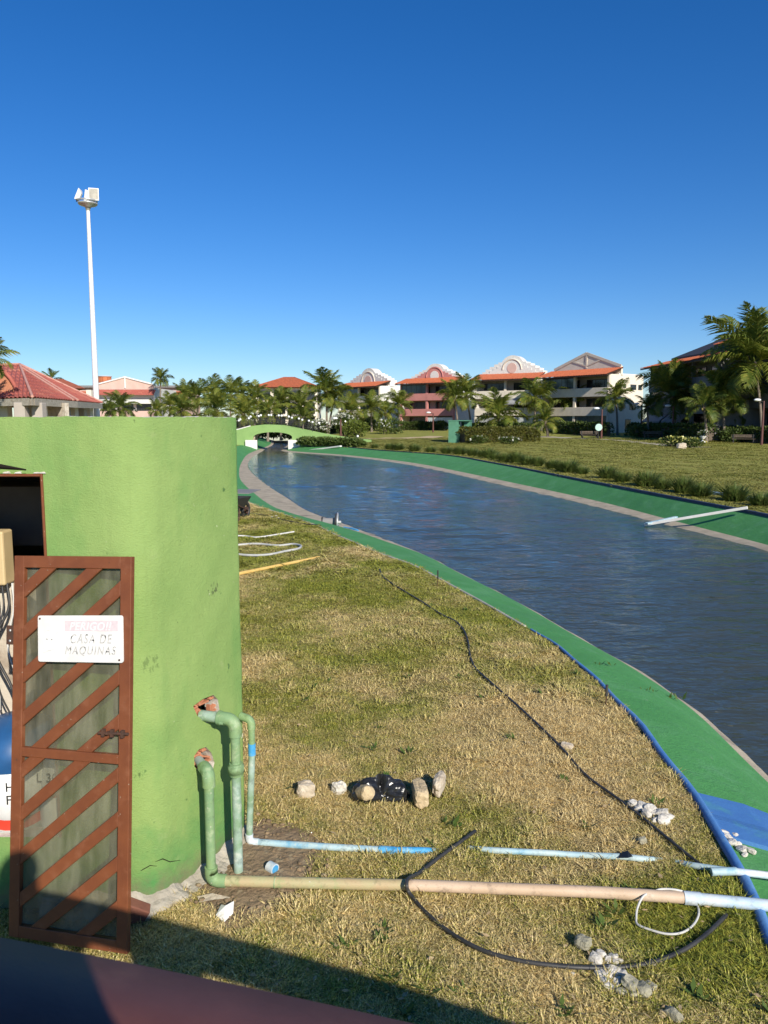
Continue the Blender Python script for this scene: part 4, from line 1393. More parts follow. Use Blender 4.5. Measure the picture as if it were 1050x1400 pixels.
def rubble(name, label, pts, m, seed, zf=None, group=None):
    rg = random.Random(seed)
    c = gz(pts[0][0], pts[0][1], 0)
    t = thing(name, label, 'rubble', c)
    for i, (x, y, s) in enumerate(pts):
        p = gz(x, y, 0) if zf is None else zf(x, y)
        o = bpy.data.objects.new('chunk', rock_mesh('chunk', (s * rg.uniform(.9, 1.3), s * rg.uniform(.7, 1.1), s * rg.uniform(.5, .75)), seed * 50 + i, .28, m if not isinstance(m, list) else m[i % len(m)], .45, 2))
        COL.objects.link(o); o.parent = t
        o.location = p - c + V((0, 0, s * .32)); o.rotation_euler = (rg.uniform(-.4, .4), rg.uniform(-.4, .4), rg.uniform(0, 6))
    return t


rubble('plaster_rubble', 'heap of broken white plaster lumps beside the long black hose', [(866, 1102, .07), (872, 1108, .06), (880, 1106, .07), (889, 1111, .08), (884, 1117, .07), (896, 1115, .06), (903, 1117, .09), (912, 1121, .075), (906, 1126, .07), (897, 1124, .05)], 'plaster', 3)
rubble('plaster_rubble', 'white rubble under the curved black hose at the bottom of the lawn', [(815, 1316, .06), (822, 1309, .055), (831, 1316, .04), (838, 1312, .045), (842, 1320, .04), (826, 1326, .035), (818, 1328, .04), (836, 1329, .03), (812, 1322, .03), (848, 1316, .03), (822, 1335, .06), (832, 1338, .05), (840, 1333, .06), (850, 1336, .05), (826, 1346, .05), (843, 1346, .05), (856, 1341, .04), (833, 1354, .05), (784, 1333, .025), (893, 1318, .03)], 'plaster', 5)
rubble('stone_rubble', 'flat grey broken slab pieces in the grass below the white rubble', [(862, 1352, .085), (878, 1358, .075), (850, 1360, .05), (890, 1352, .05), (868, 1362, .05)], 'grey_stone', 6)
rubble('stone_rubble', 'stone fragments in the grass at the bottom right', [(922, 1394, .07), (905, 1390, .04)], ['grey_stone', 'stone'], 7)


def bankz(x, y):
    """height on the near bank"""
    k, c = float(xLK(y)), float(xLC(y))
    return float(np.interp((x - k) / (c - k), [0, .05, .33, .55, .8, 1], [0, -.015, -.09, -.19, -.385, -.53]))


def bankpt(px, py):
    z = -.05
    for _ in range(30):
        p = gz(px, py, z); z = .5 * z + .5 * bankz(p.x, p.y)
    return gz(px, py, z)


rubble('plaster_rubble', 'white plaster crumbs spilled on the green bank below the blue band', [(990, 1142, .06), (996, 1148, .05), (1003, 1146, .05), (1000, 1155, .06), (1008, 1158, .05), (1013, 1165, .06), (1021, 1163, .04), (1027, 1167, .05), (1018, 1171, .04), (985, 1150, .035)], 'plaster', 9, bankpt)
rubble('plaster_rubble', 'small pale plaster bits on the far lawn edge beside the pump house', [(372, 709.5, .10), (377, 707, .08), (381, 710, .07)], 'plaster', 10)
# dry curled leaf of palm sheath
mb = MB()
vs = [(0, 0, .01), (.05, -.02, .05), (.06, -.10, .03), (.02, -.15, .012), (-.035, -.10, .02), (-.02, -.03, .035), (.012, -.07, .055)]
mb.add(vs, [(0, 1, 6), (1, 2, 6), (2, 3, 6), (3, 4, 6), (4, 5, 6), (5, 0, 6)])
tag(mb.build('dry_sheath', M['sheet_white'], None, gz(309, 1240, .0)), 'white curled dry leaf on the soil below the pipes', 'dry leaf')
mb = MB()
mb.add([(0, 0, .02), (.08, .015, .03), (.2, 0, .012), (.1, -.03, .02), (.02, -.04, .01)], [(0, 1, 3), (1, 2, 3), (0, 3, 4)])
tag(mb.build('dry_leaf', M['stone_pale'], None, gz(270, 1230, .0)), 'flat beige dry leaf lying beside the white curled one', 'dry leaf')

# stakes in the kerb
for (x, y, hgt, r, lab) in ((828, 964, .20, .014, 'thick dark stake standing in the lawn edge at the blue kerb'), (598, 801, .26, .012, 'slim dark stake at the lawn edge farther along the bank')):
    p = gz(x, y, 0)
    st_ = thing('iron_stake', lab, 'stake', p)
    MB().tube([V((0, 0, -.05)), V((.005, 0, hgt * .55)), V((.006, 0, hgt))], r * .45, 8).build('rod', M['rust'], st_)
    MB().tube([V((.005, 0, hgt * .45)), V((.006, 0, hgt))], r, 8).build('sleeve', M['black_rubber'], st_)

# wheelbarrow half hidden by the wall edge
p = gz(336, 707, 0)
wb = thing('wheelbarrow', 'old wheelbarrow parked on the green bank, half hidden by the wall', 'wheelbarrow', p, R(75))
MB().tube([V((.0 + .20 * math.cos(a), 0, .20 + .20 * math.sin(a))) for a in np.linspace(0, 2 * math.pi, 21)], .05, 8).build('tyre', M['black_rubber'], wb)
MB().tube([V((0, -.05, .20)), V((0, .05, .20))], .1, 10).build('rim', M['rust'], wb)
mb = MB()
mb.add([(-.25, -.3, .62), (-1.1, -.34, .64), (-1.1, .34, .64), (-.25, .3, .62), (-.45, -.18, .33), (-.95, -.2, .33), (-.95, .2, .33), (-.45, .18, .33)], [(4, 5, 6, 7), (0, 1, 5, 4), (1, 2, 6, 5), (2, 3, 7, 6), (3, 0, 4, 7)])
o = mb.build('tray', M['iron_black'], wb); md = o.modifiers.new('s', 'SOLIDIFY'); md.thickness = .012
for s in (-1, 1):
    MB().tube([V((.02, s * .07, .2)), V((-.5, s * .2, .31)), V((-1.2, s * .27, .5)), V((-1.55, s * .29, .58))], .02, 6).build('handle', M['rust'], wb)
    MB().tube([V((-.85, s * .22, .34)), V((-.95, s * .24, .0))], .018, 6).build('leg', M['rust'], wb)
# sheet of dark board on it
o = tag(MB().box((-.34, -.5, 0), (.34, .5, .02)).build('board', M['dark_grey'], None), 'dark flat board lying on top of the wheelbarrow', 'board')
o.location = (p.x - .15, p.y + .62, .66); o.rotation_euler = (.02, 0, R(-10))

# floating aerator pump at the water edge
p = gz(457, 722, -.40)
pu = thing('aerator_pump', 'black motor with round guard disc resting at the near water edge', 'pump', p)
MB().tube([V((-.36, .04, .17)), V((-.30, .04, .17)), V((-.28, .04, .17)), V((.05, .0, .17))], [.11, .135, .125, .125], 16).build('motor', M['dark_grey'], pu)
MB().tube([V((-.37, .04, .17)), V((-.33, .04, .17))], .15, 16).build('end_cap', M['black_rubber'], pu)
MB().tube([V((.05, 0, .17)), V((.085, -.003, .17))], .27, 22).build('guard_disc', M['iron_black'], pu)
MB().tube([V((.10 + .0 * a, .27 * math.cos(a), .17 + .27 * math.sin(a))) for a in np.linspace(0, 6.2832, 25)], .02, 6).build('guard_rim', M['steel'], pu)
MB().tube([V((.08, 0, .17)), V((.2, 0, .17))], .05, 10).build('shaft', M['steel'], pu)
hose([(338, 700), (362, 706), (385, 711), (415, 716), (438, 718)], .012, label='thin cord running along the bank to the pump', name='cord', cat='cord')
mb = MB()
q = [gz(470, 721, WZ + .03), gz(480, 723, WZ + .03), gz(490, 726, WZ + .02), gz(484, 720, WZ + .03)]
tag(MB().tube(smooth_path([q[0], q[1], q[2]], 5), [.03] * 5 + [.05] * 5 + [.03], 8).build('blue_float', M['pipe_bright']), 'bright blue float on the water beside the pump', 'float')

# planks on the far banks
def plank(a, b, w, t, m, name, label, group=None, cat='plank'):
    d = (b - a); L_ = d.length; d.normalize()
    o = MB().box((0, -w / 2, -t / 2), (L_, w / 2, t / 2)).build(name, M[m])
    bevel(o, .008, 1)
    o.rotation_mode = 'QUATERNION'; o.rotation_quaternion = d.to_track_quat('X', 'Z'); o.location = a
    return tag(o, label, cat, group)


plank(gz(881, 717.5, -.56), gz(1022, 694, .16), .11, .08, 'white', 'plank', 'long whitish plank lying from the far kerb into the water')
plank(gz(884, 716, -.50), gz(925, 707, -.36), .12, .06, 'pipe_blue', 'plank', 'short pale blue plank beside the long one in the water')
plank(gz(417, 616.5, -.5), gz(466, 610, .12), .3, .14, 'white', 'plank', 'white plank on the far bank near the bridge')
o = MB().tube([G(943, 671) + V((0, 0, .05)), G(1000, 680) + V((0, 0, .05)), G(1070, 692) + V((0, 0, .05))], .075, 10).build('lawn_pipe', M['pipe_blue'])
tag(o, 'grey blue pipe lying on the right lawn among the rushes', 'pipe')

# ================================================================== THE FOOTBRIDGE UNDER THE CAMERA
fb = thing('near_footbridge', 'brown painted handrail of the footbridge crossing the bottom of the view', 'footbridge', (0, 0, 0))
ra, rb_ = V((-.455, .848, 2.10)), V((.073, .939, 1.90))
rdir = (rb_ - ra)
rail_pts = []
for t in np.linspace(-2.2, 4.2, 40):
    p = ra + rdir * t
    p.z += -.012 * max(0, t - 1)**2 - .012 * max(0, -t)**2 + .004 * math.sin(t * 2.6)
    rail_pts.append(p)
mb = MB(); vs = []
nrm2 = V((-rdir.y, rdir.x, 0)).normalized()
for p in rail_pts:
    for a, z in ((0, -.10), (0, -.012), (-.012, 0), (-.185, .004), (-.20, -.01), (-.20, -.10)):
        q = p + nrm2 * a; vs.append((q.x, q.y, q.z + z))
k = 6
mb.add(vs, [(i * k + j, (i + 1) * k + j, (i + 1) * k + (j + 1) % k, i * k + (j + 1) % k) for i in range(len(rail_pts) - 1) for j in range(k)] + [tuple(range(k)), tuple(range((len(rail_pts) - 1) * k, len(rail_pts) * k))], True)
o = fix_normals(mb.build('handrail', M['rail_paint'], fb))
o.data.set_sharp_from_angle(angle=R(50))
for t in (-1.6, 1.28, 3.4):
    p = ra + rdir * t + nrm2 * -.10
    wd_ = .13
    MB().box((p.x - wd_, p.y - .07, .9), (p.x + wd_, p.y + .07, p.z - .09)).build('post', M['rail_paint'], fb)
mb = MB(); vs = []
for t in np.linspace(-2.2, 4.2, 20):
    p = ra + rdir * t
    z = 1.205 - .02 * (p.x - .0)**2
    vs += [(p.x, p.y - .30, z), (p.x, p.y - 2.0, z), (p.x, p.y - 2.0, z - .2), (p.x, p.y - .30, z - .2)]
mb.add(vs, [(i * 4 + j, i * 4 + 4 + j, i * 4 + 4 + (j + 1) % 4, i * 4 + (j + 1) % 4) for i in range(19) for j in range(4)])
fix_normals(mb.build('deck', M['bare_concrete'], fb))

# ------------------------------------------------------------------ the photographer on it, whose shadow falls on rail and gate
def skin_body(name, verts, edges, m, parent=None, sub=2, root=0):
    me = bpy.data.meshes.new(name)
    me.from_pydata([v[:3] for v in verts], edges, [])
    o = bpy.data.objects.new(name, me); COL.objects.link(o)
    sk = o.modifiers.new('skin', 'SKIN'); sk.use_smooth_shade = True
    for i, v in enumerate(verts):
        d = me.skin_vertices[0].data[i]
        r = v[3]; d.radius = (r, v[4] if len(v) > 4 else r); d.use_root = (i == root)
    s = o.modifiers.new('sub', 'SUBSURF'); s.levels = sub; s.render_levels = sub
    me.materials.append(m)
    if parent: o.parent = parent
    return o


pv = [(.04, -.40, 2.10, .15, .12), (.04, -.40, 2.24, .13, .10), (.04, -.395, 2.42, .155, .11), (.04, -.40, 2.545, .12, .08), (.04, -.395, 2.62, .055), (.04, -.385, 2.70, .075, .085), (.04, -.385, 2.80, .085, .10), (.04, -.385, 2.875, .06, .07),
      (.20, -.39, 2.53, .062), (.30, -.27, 2.33, .045), (.12, -.13, 2.58, .033), (.085, -.085, 2.64, .030, .022),
      (-.12, -.39, 2.53, .062), (-.22, -.27, 2.33, .045), (-.06, -.13, 2.58, .033), (-.035, -.085, 2.64, .030, .022),
      (.13, -.40, 2.02, .088), (.135, -.385, 1.66, .06), (.14, -.40, 1.29, .042), (.15, -.28, 1.245, .036),
      (-.05, -.40, 2.02, .088), (-.055, -.385, 1.66, .06), (-.06, -.40, 1.29, .042), (-.07, -.28, 1.245, .036), (.04, -.475, 2.775, .018)]
pe = [(0, 1), (1, 2), (2, 3), (3, 4), (4, 5), (5, 6), (6, 7), (3, 8), (8, 9), (9, 10), (10, 11), (3, 12), (12, 13), (13, 14), (14, 15), (0, 16), (16, 17), (17, 18), (18, 19), (0, 20), (20, 21), (21, 22), (22, 23)]
# nose instead of the last helper vertex
pv[24] = (.04, -.285, 2.755, .014)
pe.append((5, 24))
for sx, hx, w in ((1, .085, 11), (-1, -.035, 15)):
    for k, (dz, ln) in enumerate(((.035, .05), (.012, .058), (-.012, .055), (-.034, .044))):
        a = len(pv)
        pv.append((hx - sx * .012, -.075, 2.66 + dz, .0095)); pv.append((hx - sx * .03, -.062, 2.665 + dz, .009)); pv.append((hx - sx * (.03 + ln * .5), -.068, 2.665 + dz, .008))
        pe += [(w, a), (a, a + 1), (a + 1, a + 2)]
    a = len(pv)
    pv.append((hx - sx * .015, -.11, 2.66, .011)); pv.append((hx - sx * .04, -.105, 2.672, .0095))
    pe += [(w, a), (a, a + 1)]
pv = [q if 10 <= i <= 11 or 14 <= i <= 15 or i > 24 else (q[0] + .11, q[1], q[2] + .10) + tuple(q[3:]) for i, q in enumerate(pv)]
person = skin_body('person', pv, pe, M['skin'])
tag(person, 'person on the footbridge holding up both hands, casting the shadow on the gate', 'person')
before = set(bpy.data.objects)
dress = None
hb = MB().ball((.04, -.395, 2.83), .112, 16, 10, (.92, 1.05, .95)).build('hair', M['hair'], dress)
skin_body('shirt', [(.04, -.40, 2.06, .175, .145), (.04, -.40, 2.24, .15, .125), (.04, -.395, 2.42, .175, .13), (.04, -.40, 2.53, .13, .095), (.19, -.39, 2.52, .08), (.25, -.33, 2.43, .07), (-.11, -.39, 2.52, .08), (-.17, -.33, 2.43, .07)], [(0, 1), (1, 2), (2, 3), (3, 4), (4, 5), (3, 6), (6, 7)], M['shirt'], dress)
skin_body('trousers', [(.04, -.40, 2.08, .165, .135), (.13, -.40, 1.98, .105), (.135, -.385, 1.66, .078), (.14, -.40, 1.30, .06), (-.05, -.40, 1.98, .105), (-.055, -.385, 1.66, .078), (-.06, -.40, 1.30, .06)], [(0, 1), (1, 2), (2, 3), (0, 4), (4, 5), (5, 6)], M['trousers'], dress)
for s in (-1, 1):
    MB().ball((.04 + s * .032, -.292, 2.785), .013, 8, 6).build('eye', M['white_bright'], dress)
    MB().ball((.04 + s * .092, -.39, 2.77), .03, 8, 6, (.35, .7, 1)).build('ear', M['skin'], dress)
MB().box((.015, -.298, 2.713), (.065, -.288, 2.722)).build('mouth', M['clay'], dress)

for o in set(bpy.data.objects) - before:
    o.parent = person; o.location = (.11, 0, .10)

# ================================================================== THE FAR BRIDGE
BY = 86.0
br = thing('arched_bridge', 'light green arched footbridge with globe lamps over the end of the canal', 'bridge', (0, 0, 0))
bx_ = lambda px: (px - 525) / 1052 * (BY + .2)
topz = lambda px: float(np.interp(px, [280, 300, 328, 345, 363, 385, 407, 439, 480, 520], [1.2, 1.35, 1.72, 2.1, 2.27, 2.2, 1.85, 1.28, .72, .42]))
pxs = np.arange(284, 512, 4)
ax0, ax1 = bx_(347), bx_(401)
acx, ahw = (ax0 + ax1) / 2, (ax1 - ax0) / 2
AZ0, AZ1 = .72, 1.42


def arch_z(x):
    u = (x - acx) / ahw
    if abs(u) >= 1: return None
    return AZ0 + (AZ1 - AZ0) * math.sqrt(max(0, 1 - u * u))**.8


def side_wall(y0, y1, name, out=0):
    mb = MB()
    X = sorted(set([round(float(bx_(p)), 3) for p in pxs] + [round(float(q), 3) for q in np.linspace(ax0, ax1, 25)]))
    vs = []
    for x in X:
        px = x / (BY + .2) * 1052 + 525
        zt = topz(px); zb = arch_z(x)
        if zb is None: zb = -.6 if ax0 - .01 <= x <= ax1 + .01 else -.4
        vs += [(x, y0, zb), (x, y0, zt), (x, y1, zb), (x, y1, zt)]
    fs = []
    for i in range(len(X) - 1):
        a = i * 4; b_ = a + 4
        fs += [(a, b_, b_ + 1, a + 1), (a + 2, a + 3, b_ + 3, b_ + 2), (a + 1, b_ + 1, b_ + 3, a + 3), (a, a + 2, b_ + 2, b_)]
    fs += [(0, 1, 3, 2), (len(vs) - 4, len(vs) - 2, len(vs) - 1, len(vs) - 3)]
    mb.add(vs, fs)
    return fix_normals(mb.build(name, M['bridge_green'], br))


side_wall(BY, BY + .3, 'parapet'); side_wall(BY + 2.6, BY + 2.9, 'parapet')
mb = MB(); vs = []
X = np.linspace(bx_(286), bx_(508), 60)
for x in X:
    px = x / (BY + .2) * 1052 + 525
    zb = arch_z(x)
    z = topz(px) - .35
    lo = (zb + .12) if zb else -.3
    lo = min(lo, z - .1)
    vs += [(x, BY + .3, z), (x, BY + 2.6, z), (x, BY + 2.6, lo), (x, BY + .3, lo)]
mb.add(vs, [(i * 4 + j, i * 4 + 4 + j, i * 4 + 4 + (j + 1) % 4, i * 4 + (j + 1) % 4) for i in range(59) for j in range(4)])
fix_normals(mb.build('deck', M['bare_concrete'], br))
mb = MB()
mb.tube([V((bx_(p), BY + .15, topz(p) + .01)) for p in np.arange(284, 348, 4)], .09, 6)
mb.build('coping', M['white'], br)
for x0, x1 in ((bx_(337), bx_(353)), (bx_(395), bx_(411))):
    bevel(MB().box((x0, BY - .35, -.5), (x1, BY - .003, .55)).build('abutment', M['white'], br), .05, 2)
for r_, yy_ in enumerate((BY + .15, BY + 2.75)):
    prev = None
    for p in np.arange(316 + 6 * r_, 436, 14):
        x = float(bx_(p)); z = topz(p)
        post = MB().tube([V((x, yy_, z - .02)), V((x, yy_, z + .95))], .035, 6).build('railing_post', M['iron_black'], br)
        MB().ball((x, yy_, z + 1.05), .13, 10, 6).build('globe_lamp', M['lamp_glass'], post)
        if prev:
            mb = MB()
            for hgt in (.25, .5, .75): mb.tube([V((prev[0], yy_, prev[1] + hgt)), V((x, yy_, z + hgt))], .018, 5)
            for k_ in range(1, 6):
                xx = prev[0] + (x - prev[0]) * k_ / 6; z_ = prev[1] + (z - prev[1]) * k_ / 6
                mb.tube([V((xx, yy_, z_)), V((xx, yy_, z_ + .75))], .012, 4, False)
            mb.build('railing_bars', M['iron_black'], br)
        prev = (x, z)

# ================================================================== HOUSES
def arch_outline(W, zlow, steps, rad, zc):
    """stepped gable with a round crown; steps: list of (inset, z)"""
    left = [(0, zlow)]
    z = zlow
    for ins, zz in steps:
        left += [(ins, z), (ins, zz)]; z = zz
    c = W / 2
    a0 = math.asin(min(.95, max(0, (z - zc) / rad)))
    arc = [(c - rad * math.cos(a), zc + rad * math.sin(a)) for a in np.linspace(a0, math.pi - a0, 19)]
    right = [(W - x, zz) for x, zz in left[::-1]]
    return left + arc + right


def window(par, x0, z0, x1, z1, y, glass='glass_dark', muls=2, frame='frame_dark', fw=.06):
    mb = MB()
    mb.box((x0, y - .04, z0), (x0 + fw, y + .04, z1)); mb.box((x1 - fw, y - .04, z0), (x1, y + .04, z1))
    mb.box((x0 + fw, y - .04, z0), (x1 - fw, y + .04, z0 + fw)); mb.box((x0 + fw, y - .04, z1 - fw), (x1 - fw, y + .04, z1))
    for k in range(1, muls):
        x = x0 + (x1 - x0) * k / muls
        mb.box((x - fw / 2, y - .035, z0 + fw), (x + fw / 2, y + .035, z1 - fw))
    w = mb.build('window', M[frame], par)
    MB().box((x0 + fw * .5, y - .008, z0 + fw * .5), (x1 - fw * .5, y + .008, z1 - fw * .5)).build('pane', M[glass], w)
    return w


def condo(label, pL, pR, depth, base, wall, parm='white', style='arch', bays=2, gable=None, side_win=False, glazed=(), shutters=(), awn=(), back='greige', roof='tile_orange', EH=8.5, rise=1.15, over=1.3, top=12.2, balc=None, side='white', inner=None):
    dx, dy = pR[0] - pL[0], pR[1] - pL[1]
    W = math.hypot(dx, dy)
    t = thing('apartment_block', label, 'apartment block', (pL[0], pL[1], base), math.atan2(dy, dx), 'three storey apartment blocks along the canal')
    FH = 2.85
    wm = M[wall]
    balc = M[balc or wall]
    # shell: side walls, back wall, wall behind the balconies, flat roof
    bevel(MB().box((0, 0, -.5), (.28, depth, 8.6)).build('side_wall', M[side], t), .02, 1)
    MB().box((W - .28, 0, -.5), (W, depth, 8.6)).build('side_wall', M[side], t)
    MB().box((.28, depth - .3, -.5), (W - .28, depth - .003, 8.6)).build('rear_wall', M[side], t)
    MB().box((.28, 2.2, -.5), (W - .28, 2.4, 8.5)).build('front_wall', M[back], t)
    MB().box((.1, 2.42, 8.604), (W - .1, depth - .1, 8.75)).build('flat_roof', M['white'], t)
    if side != wall:
        for x in (-.003, W - .297):
            MB().box((x - .004, -.02, -.45), (x + .304, .32, 8.45)).build('end_pier', wm, t)
    for k in (1, 2):
        MB().box((.28, .1, k * FH - .22), (W - .28, 2.2, k * FH)).build('floor_slab', wm, t)
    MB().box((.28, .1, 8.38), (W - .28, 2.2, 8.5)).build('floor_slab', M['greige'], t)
    bw = (W - .56) / bays
    for b_ in range(1, bays):
        x = .28 + bw * b_
        for k in range(3):
            MB().box((x - .2, .0, k * FH + (.0 if k else -.4)), (x + .2, .4, (k + 1) * FH - (.22 if k < 2 else .17))).build('column', wm, t)
    for b_ in range(bays):
        x0 = .28 + bw * b_ + (.2 if b_ else 0); x1 = .28 + bw * (b_ + 1) - (.2 if b_ < bays - 1 else 0)
        for k in range(3):
            z0 = k * FH
            if k:
                bevel(MB().box((x0 - .25, -.16, z0 - .35), (x1 + .25, -.004, z0 + .95)).build('balcony', balc, t), .02, 1)
            # window wall behind
            window(t, x0 + bw * .08, z0 + .08, x1 - bw * .08, z0 + 2.3, 2.12, 'glass_dark', 3)
            if (b_, k) in glazed:
                window(t, x0, z0 + (.97 if k else .1), x1, z0 + FH - .24, .12, 'glass_blue', 5, 'frame_dark', .05)
            if (b_, k) in shutters:
                mb = MB()
                n_ = 7
                for q in range(n_):
                    xa = x0 + (x1 - x0) * q / n_
                    mb.box((xa + .02, .10 + .02 * (q % 2), z0 - .2), (xa + (x1 - x0) / n_ - .02, .16 + .02 * (q % 2), z0 + FH - .62))
                mb.build('shutter', M['shutter'], t)
            if (b_, k) in awn:
                mb = MB(); w_ = x1 - x0
                mb.add([(x0 + .1, -.02, z0 + FH - .36), (x1 - .1, -.02, z0 + FH - .36), (x1 - .1, -1.05, z0 + FH - 1.15), (x0 + .1, -1.05, z0 + FH - 1.15), (x0 + .1, -1.05, z0 + FH - 1.35), (x1 - .1, -1.05, z0 + FH - 1.35)], [(0, 1, 2, 3), (3, 2, 5, 4)])
                o = mb.build('awning', M['awning'], t); md = o.modifiers.new('s', 'SOLIDIFY'); md.thickness = .03
    # tiled lean-to roof over the loggia
    rf = corrugated(MB(), -.45, W + .5, -over, EH, 2.75, EH + rise, 0.0, 0.0, period=.3, amp=.05, rows=8).build('tile_roof', M[roof], t)
    MB().box((-.43, -over + .03, EH - .22), (W + .48, -over + .10, EH - .06)).build('fascia', M['timber_dark'], t)
    mb = MB()
    for x in np.linspace(-.3, W + .35, 12):
        mb.add([(x - .05, -over + .12, EH - .16), (x + .05, -over + .12, EH - .16), (x + .05, 2.7, EH + rise - .16), (x - .05, 2.7, EH + rise - .16), (x - .05, -over + .12, EH - .05), (x + .05, -over + .12, EH - .05), (x + .05, 2.7, EH + rise - .06), (x - .05, 2.7, EH + rise - .06)],
               [(0, 1, 2, 3), (0, 4, 5, 1), (1, 5, 6, 2), (2, 6, 7, 3), (3, 7, 4, 0)])
    mb.build('rafters', M['timber_dark'], t)
    g0, g1 = 2.78, 3.08
    if style == 'arch':
        rad = W * .185
        h0 = EH + .6
        st = [(W * .0, top - 2.5), (W * .055, top - 2.05), (W * .125, top - 1.65), (W * .20, top - 1.25), (W * .27, top - .95)]
        zc = top - rad
        ou = arch_outline(W, h0, st, rad * 1.08, zc)
        gb = fix_normals(MB().prism([(0, 8.4)] + ou + [(W, 8.4)], g0, g1 + 1.6).build('gable_wall', M[parm], t))
        inn = [(W / 2 + (x - W / 2) * .84, 8.4 + (z - 8.4) * .86) for x, z in ou]
        gi = fix_normals(MB().prism([(W * .08, 8.42)] + inn + [(W * .92, 8.42)], g0 - .09, g0 - .003).build('gable_panel', M[inner or wall], gb))
        mb = MB()
        mb.tube([V((W / 2 - rad * .83 * math.cos(a), g0 - .10, zc - .15 + rad * .83 * math.sin(a))) for a in np.linspace(0, math.pi, 17)], .13, 6)
        mb.build('arch_moulding', M[gable or wall], gb)
        if style == 'arch' and gable != 'none':
            c_ = MB().tube([V((W / 2, g0 - .16, zc + .1)), V((W / 2, g0 - .092, zc + .1))], rad * .42, 18).build('medallion', M['pale_pink'] if wall != 'pink' else M['white'], gb)
    elif style == 'truss':
        ztop = top; ze = EH + 1.35
        gb = fix_normals(MB().prism([(0, 8.4), (0, ze), (W / 2 - .2, ztop), (W / 2 + .2, ztop), (W, ze), (W, 8.4)], g0, g1 + .1).build('gable_wall', M[parm], t))
        mm = M[gable or 'pale_pink']
        def beam(a, b, w_=.16, d_=(g0 - .10, g0 - .003)):
            v = V((b[0] - a[0], 0, b[1] - a[1])); n_ = V((-v.z, 0, v.x)).normalized() * w_
            fix_normals(MB().prism([(a[0] - n_.x, a[1] - n_.z), (b[0] - n_.x, b[1] - n_.z), (b[0] + n_.x, b[1] + n_.z), (a[0] + n_.x, a[1] + n_.z)], *d_).build('gable_beam', mm, gb))
        beam((0, ze), (W / 2, ztop), .2); beam((W / 2, ztop - .02), (W, ze), .2, (g0 - .104, g0 - .003))
        beam((W / 2, ze), (W / 2, ztop - .2), .13, (g0 - .09, g0 - .003))
        beam((W / 2, ze + .3), (W * .27, ze + (ztop - ze) * .54), .11, (g0 - .08, g0 - .003)); beam((W / 2, ze + .32), (W * .73, ze + (ztop - ze) * .54), .11, (g0 - .084, g0 - .003))
    if side_win:
        for (y0, z0, w_, h_) in ((3.4, 6.6, .7, .6), (5.2, 6.4, 1.5, .8), (7.2, 6.4, .9, .8), (3.4, 3.6, .7, .6), (5.2, 3.4, 1.5, .9), (4.2, .6, 1.4, 1.4)):
            wn_ = MB().box((W - .05, y0, z0), (W + .02, y0 + w_, z0 + h_)).build('window', M['frame_dark'], t)
            MB().box((W + .022, y0 + .06, z0 + .06), (W + .03, y0 + w_ - .06, z0 + h_ - .06)).build('pane', M['glass_dark'], wn_)
    return t


def P2(px, d): return ((px - 525) / 1052 * d, d)


# pink block with the round headed gable
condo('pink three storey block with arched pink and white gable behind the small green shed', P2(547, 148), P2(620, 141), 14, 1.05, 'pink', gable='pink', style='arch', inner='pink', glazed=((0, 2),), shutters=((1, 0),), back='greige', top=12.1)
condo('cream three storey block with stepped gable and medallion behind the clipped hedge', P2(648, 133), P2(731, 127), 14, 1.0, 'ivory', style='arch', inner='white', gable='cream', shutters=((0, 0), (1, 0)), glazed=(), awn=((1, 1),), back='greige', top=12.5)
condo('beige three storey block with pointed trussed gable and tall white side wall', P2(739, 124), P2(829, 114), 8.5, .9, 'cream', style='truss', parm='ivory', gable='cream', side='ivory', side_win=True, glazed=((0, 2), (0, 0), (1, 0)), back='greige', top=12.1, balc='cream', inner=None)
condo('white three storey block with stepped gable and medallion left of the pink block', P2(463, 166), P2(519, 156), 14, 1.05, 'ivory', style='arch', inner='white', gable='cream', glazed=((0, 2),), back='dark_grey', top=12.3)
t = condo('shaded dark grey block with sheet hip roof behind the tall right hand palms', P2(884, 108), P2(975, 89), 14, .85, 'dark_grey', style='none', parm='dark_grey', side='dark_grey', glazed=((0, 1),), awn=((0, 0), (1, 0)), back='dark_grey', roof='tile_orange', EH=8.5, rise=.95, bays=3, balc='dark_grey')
t.scale = (1, 1, 1.06)
mb = MB()
W_ = math.hypot(P2(975, 89)[0] - P2(884, 108)[0], 19)
mb.add([(-.2, 2.9, 9.75), (W_ + .2, 2.9, 9.75), (W_ + .2, 14, 9.75), (-.2, 14, 9.75), (W_ * .46, 8.5, 12.6), (W_ * .54, 8.5, 12.6)], [(0, 1, 5, 4), (1, 2, 5), (2, 3, 4, 5), (3, 0, 4)])
mb.box((0, 2.9, 8.7), (W_, 13.9, 9.75))
fix_normals(mb.build('sheet_roof', M['slate_roof'], t))
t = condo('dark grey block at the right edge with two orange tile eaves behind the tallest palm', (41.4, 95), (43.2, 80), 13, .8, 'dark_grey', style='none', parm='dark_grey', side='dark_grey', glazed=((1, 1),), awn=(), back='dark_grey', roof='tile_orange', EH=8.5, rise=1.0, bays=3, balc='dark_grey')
t.scale = (1, 1, 1.30)
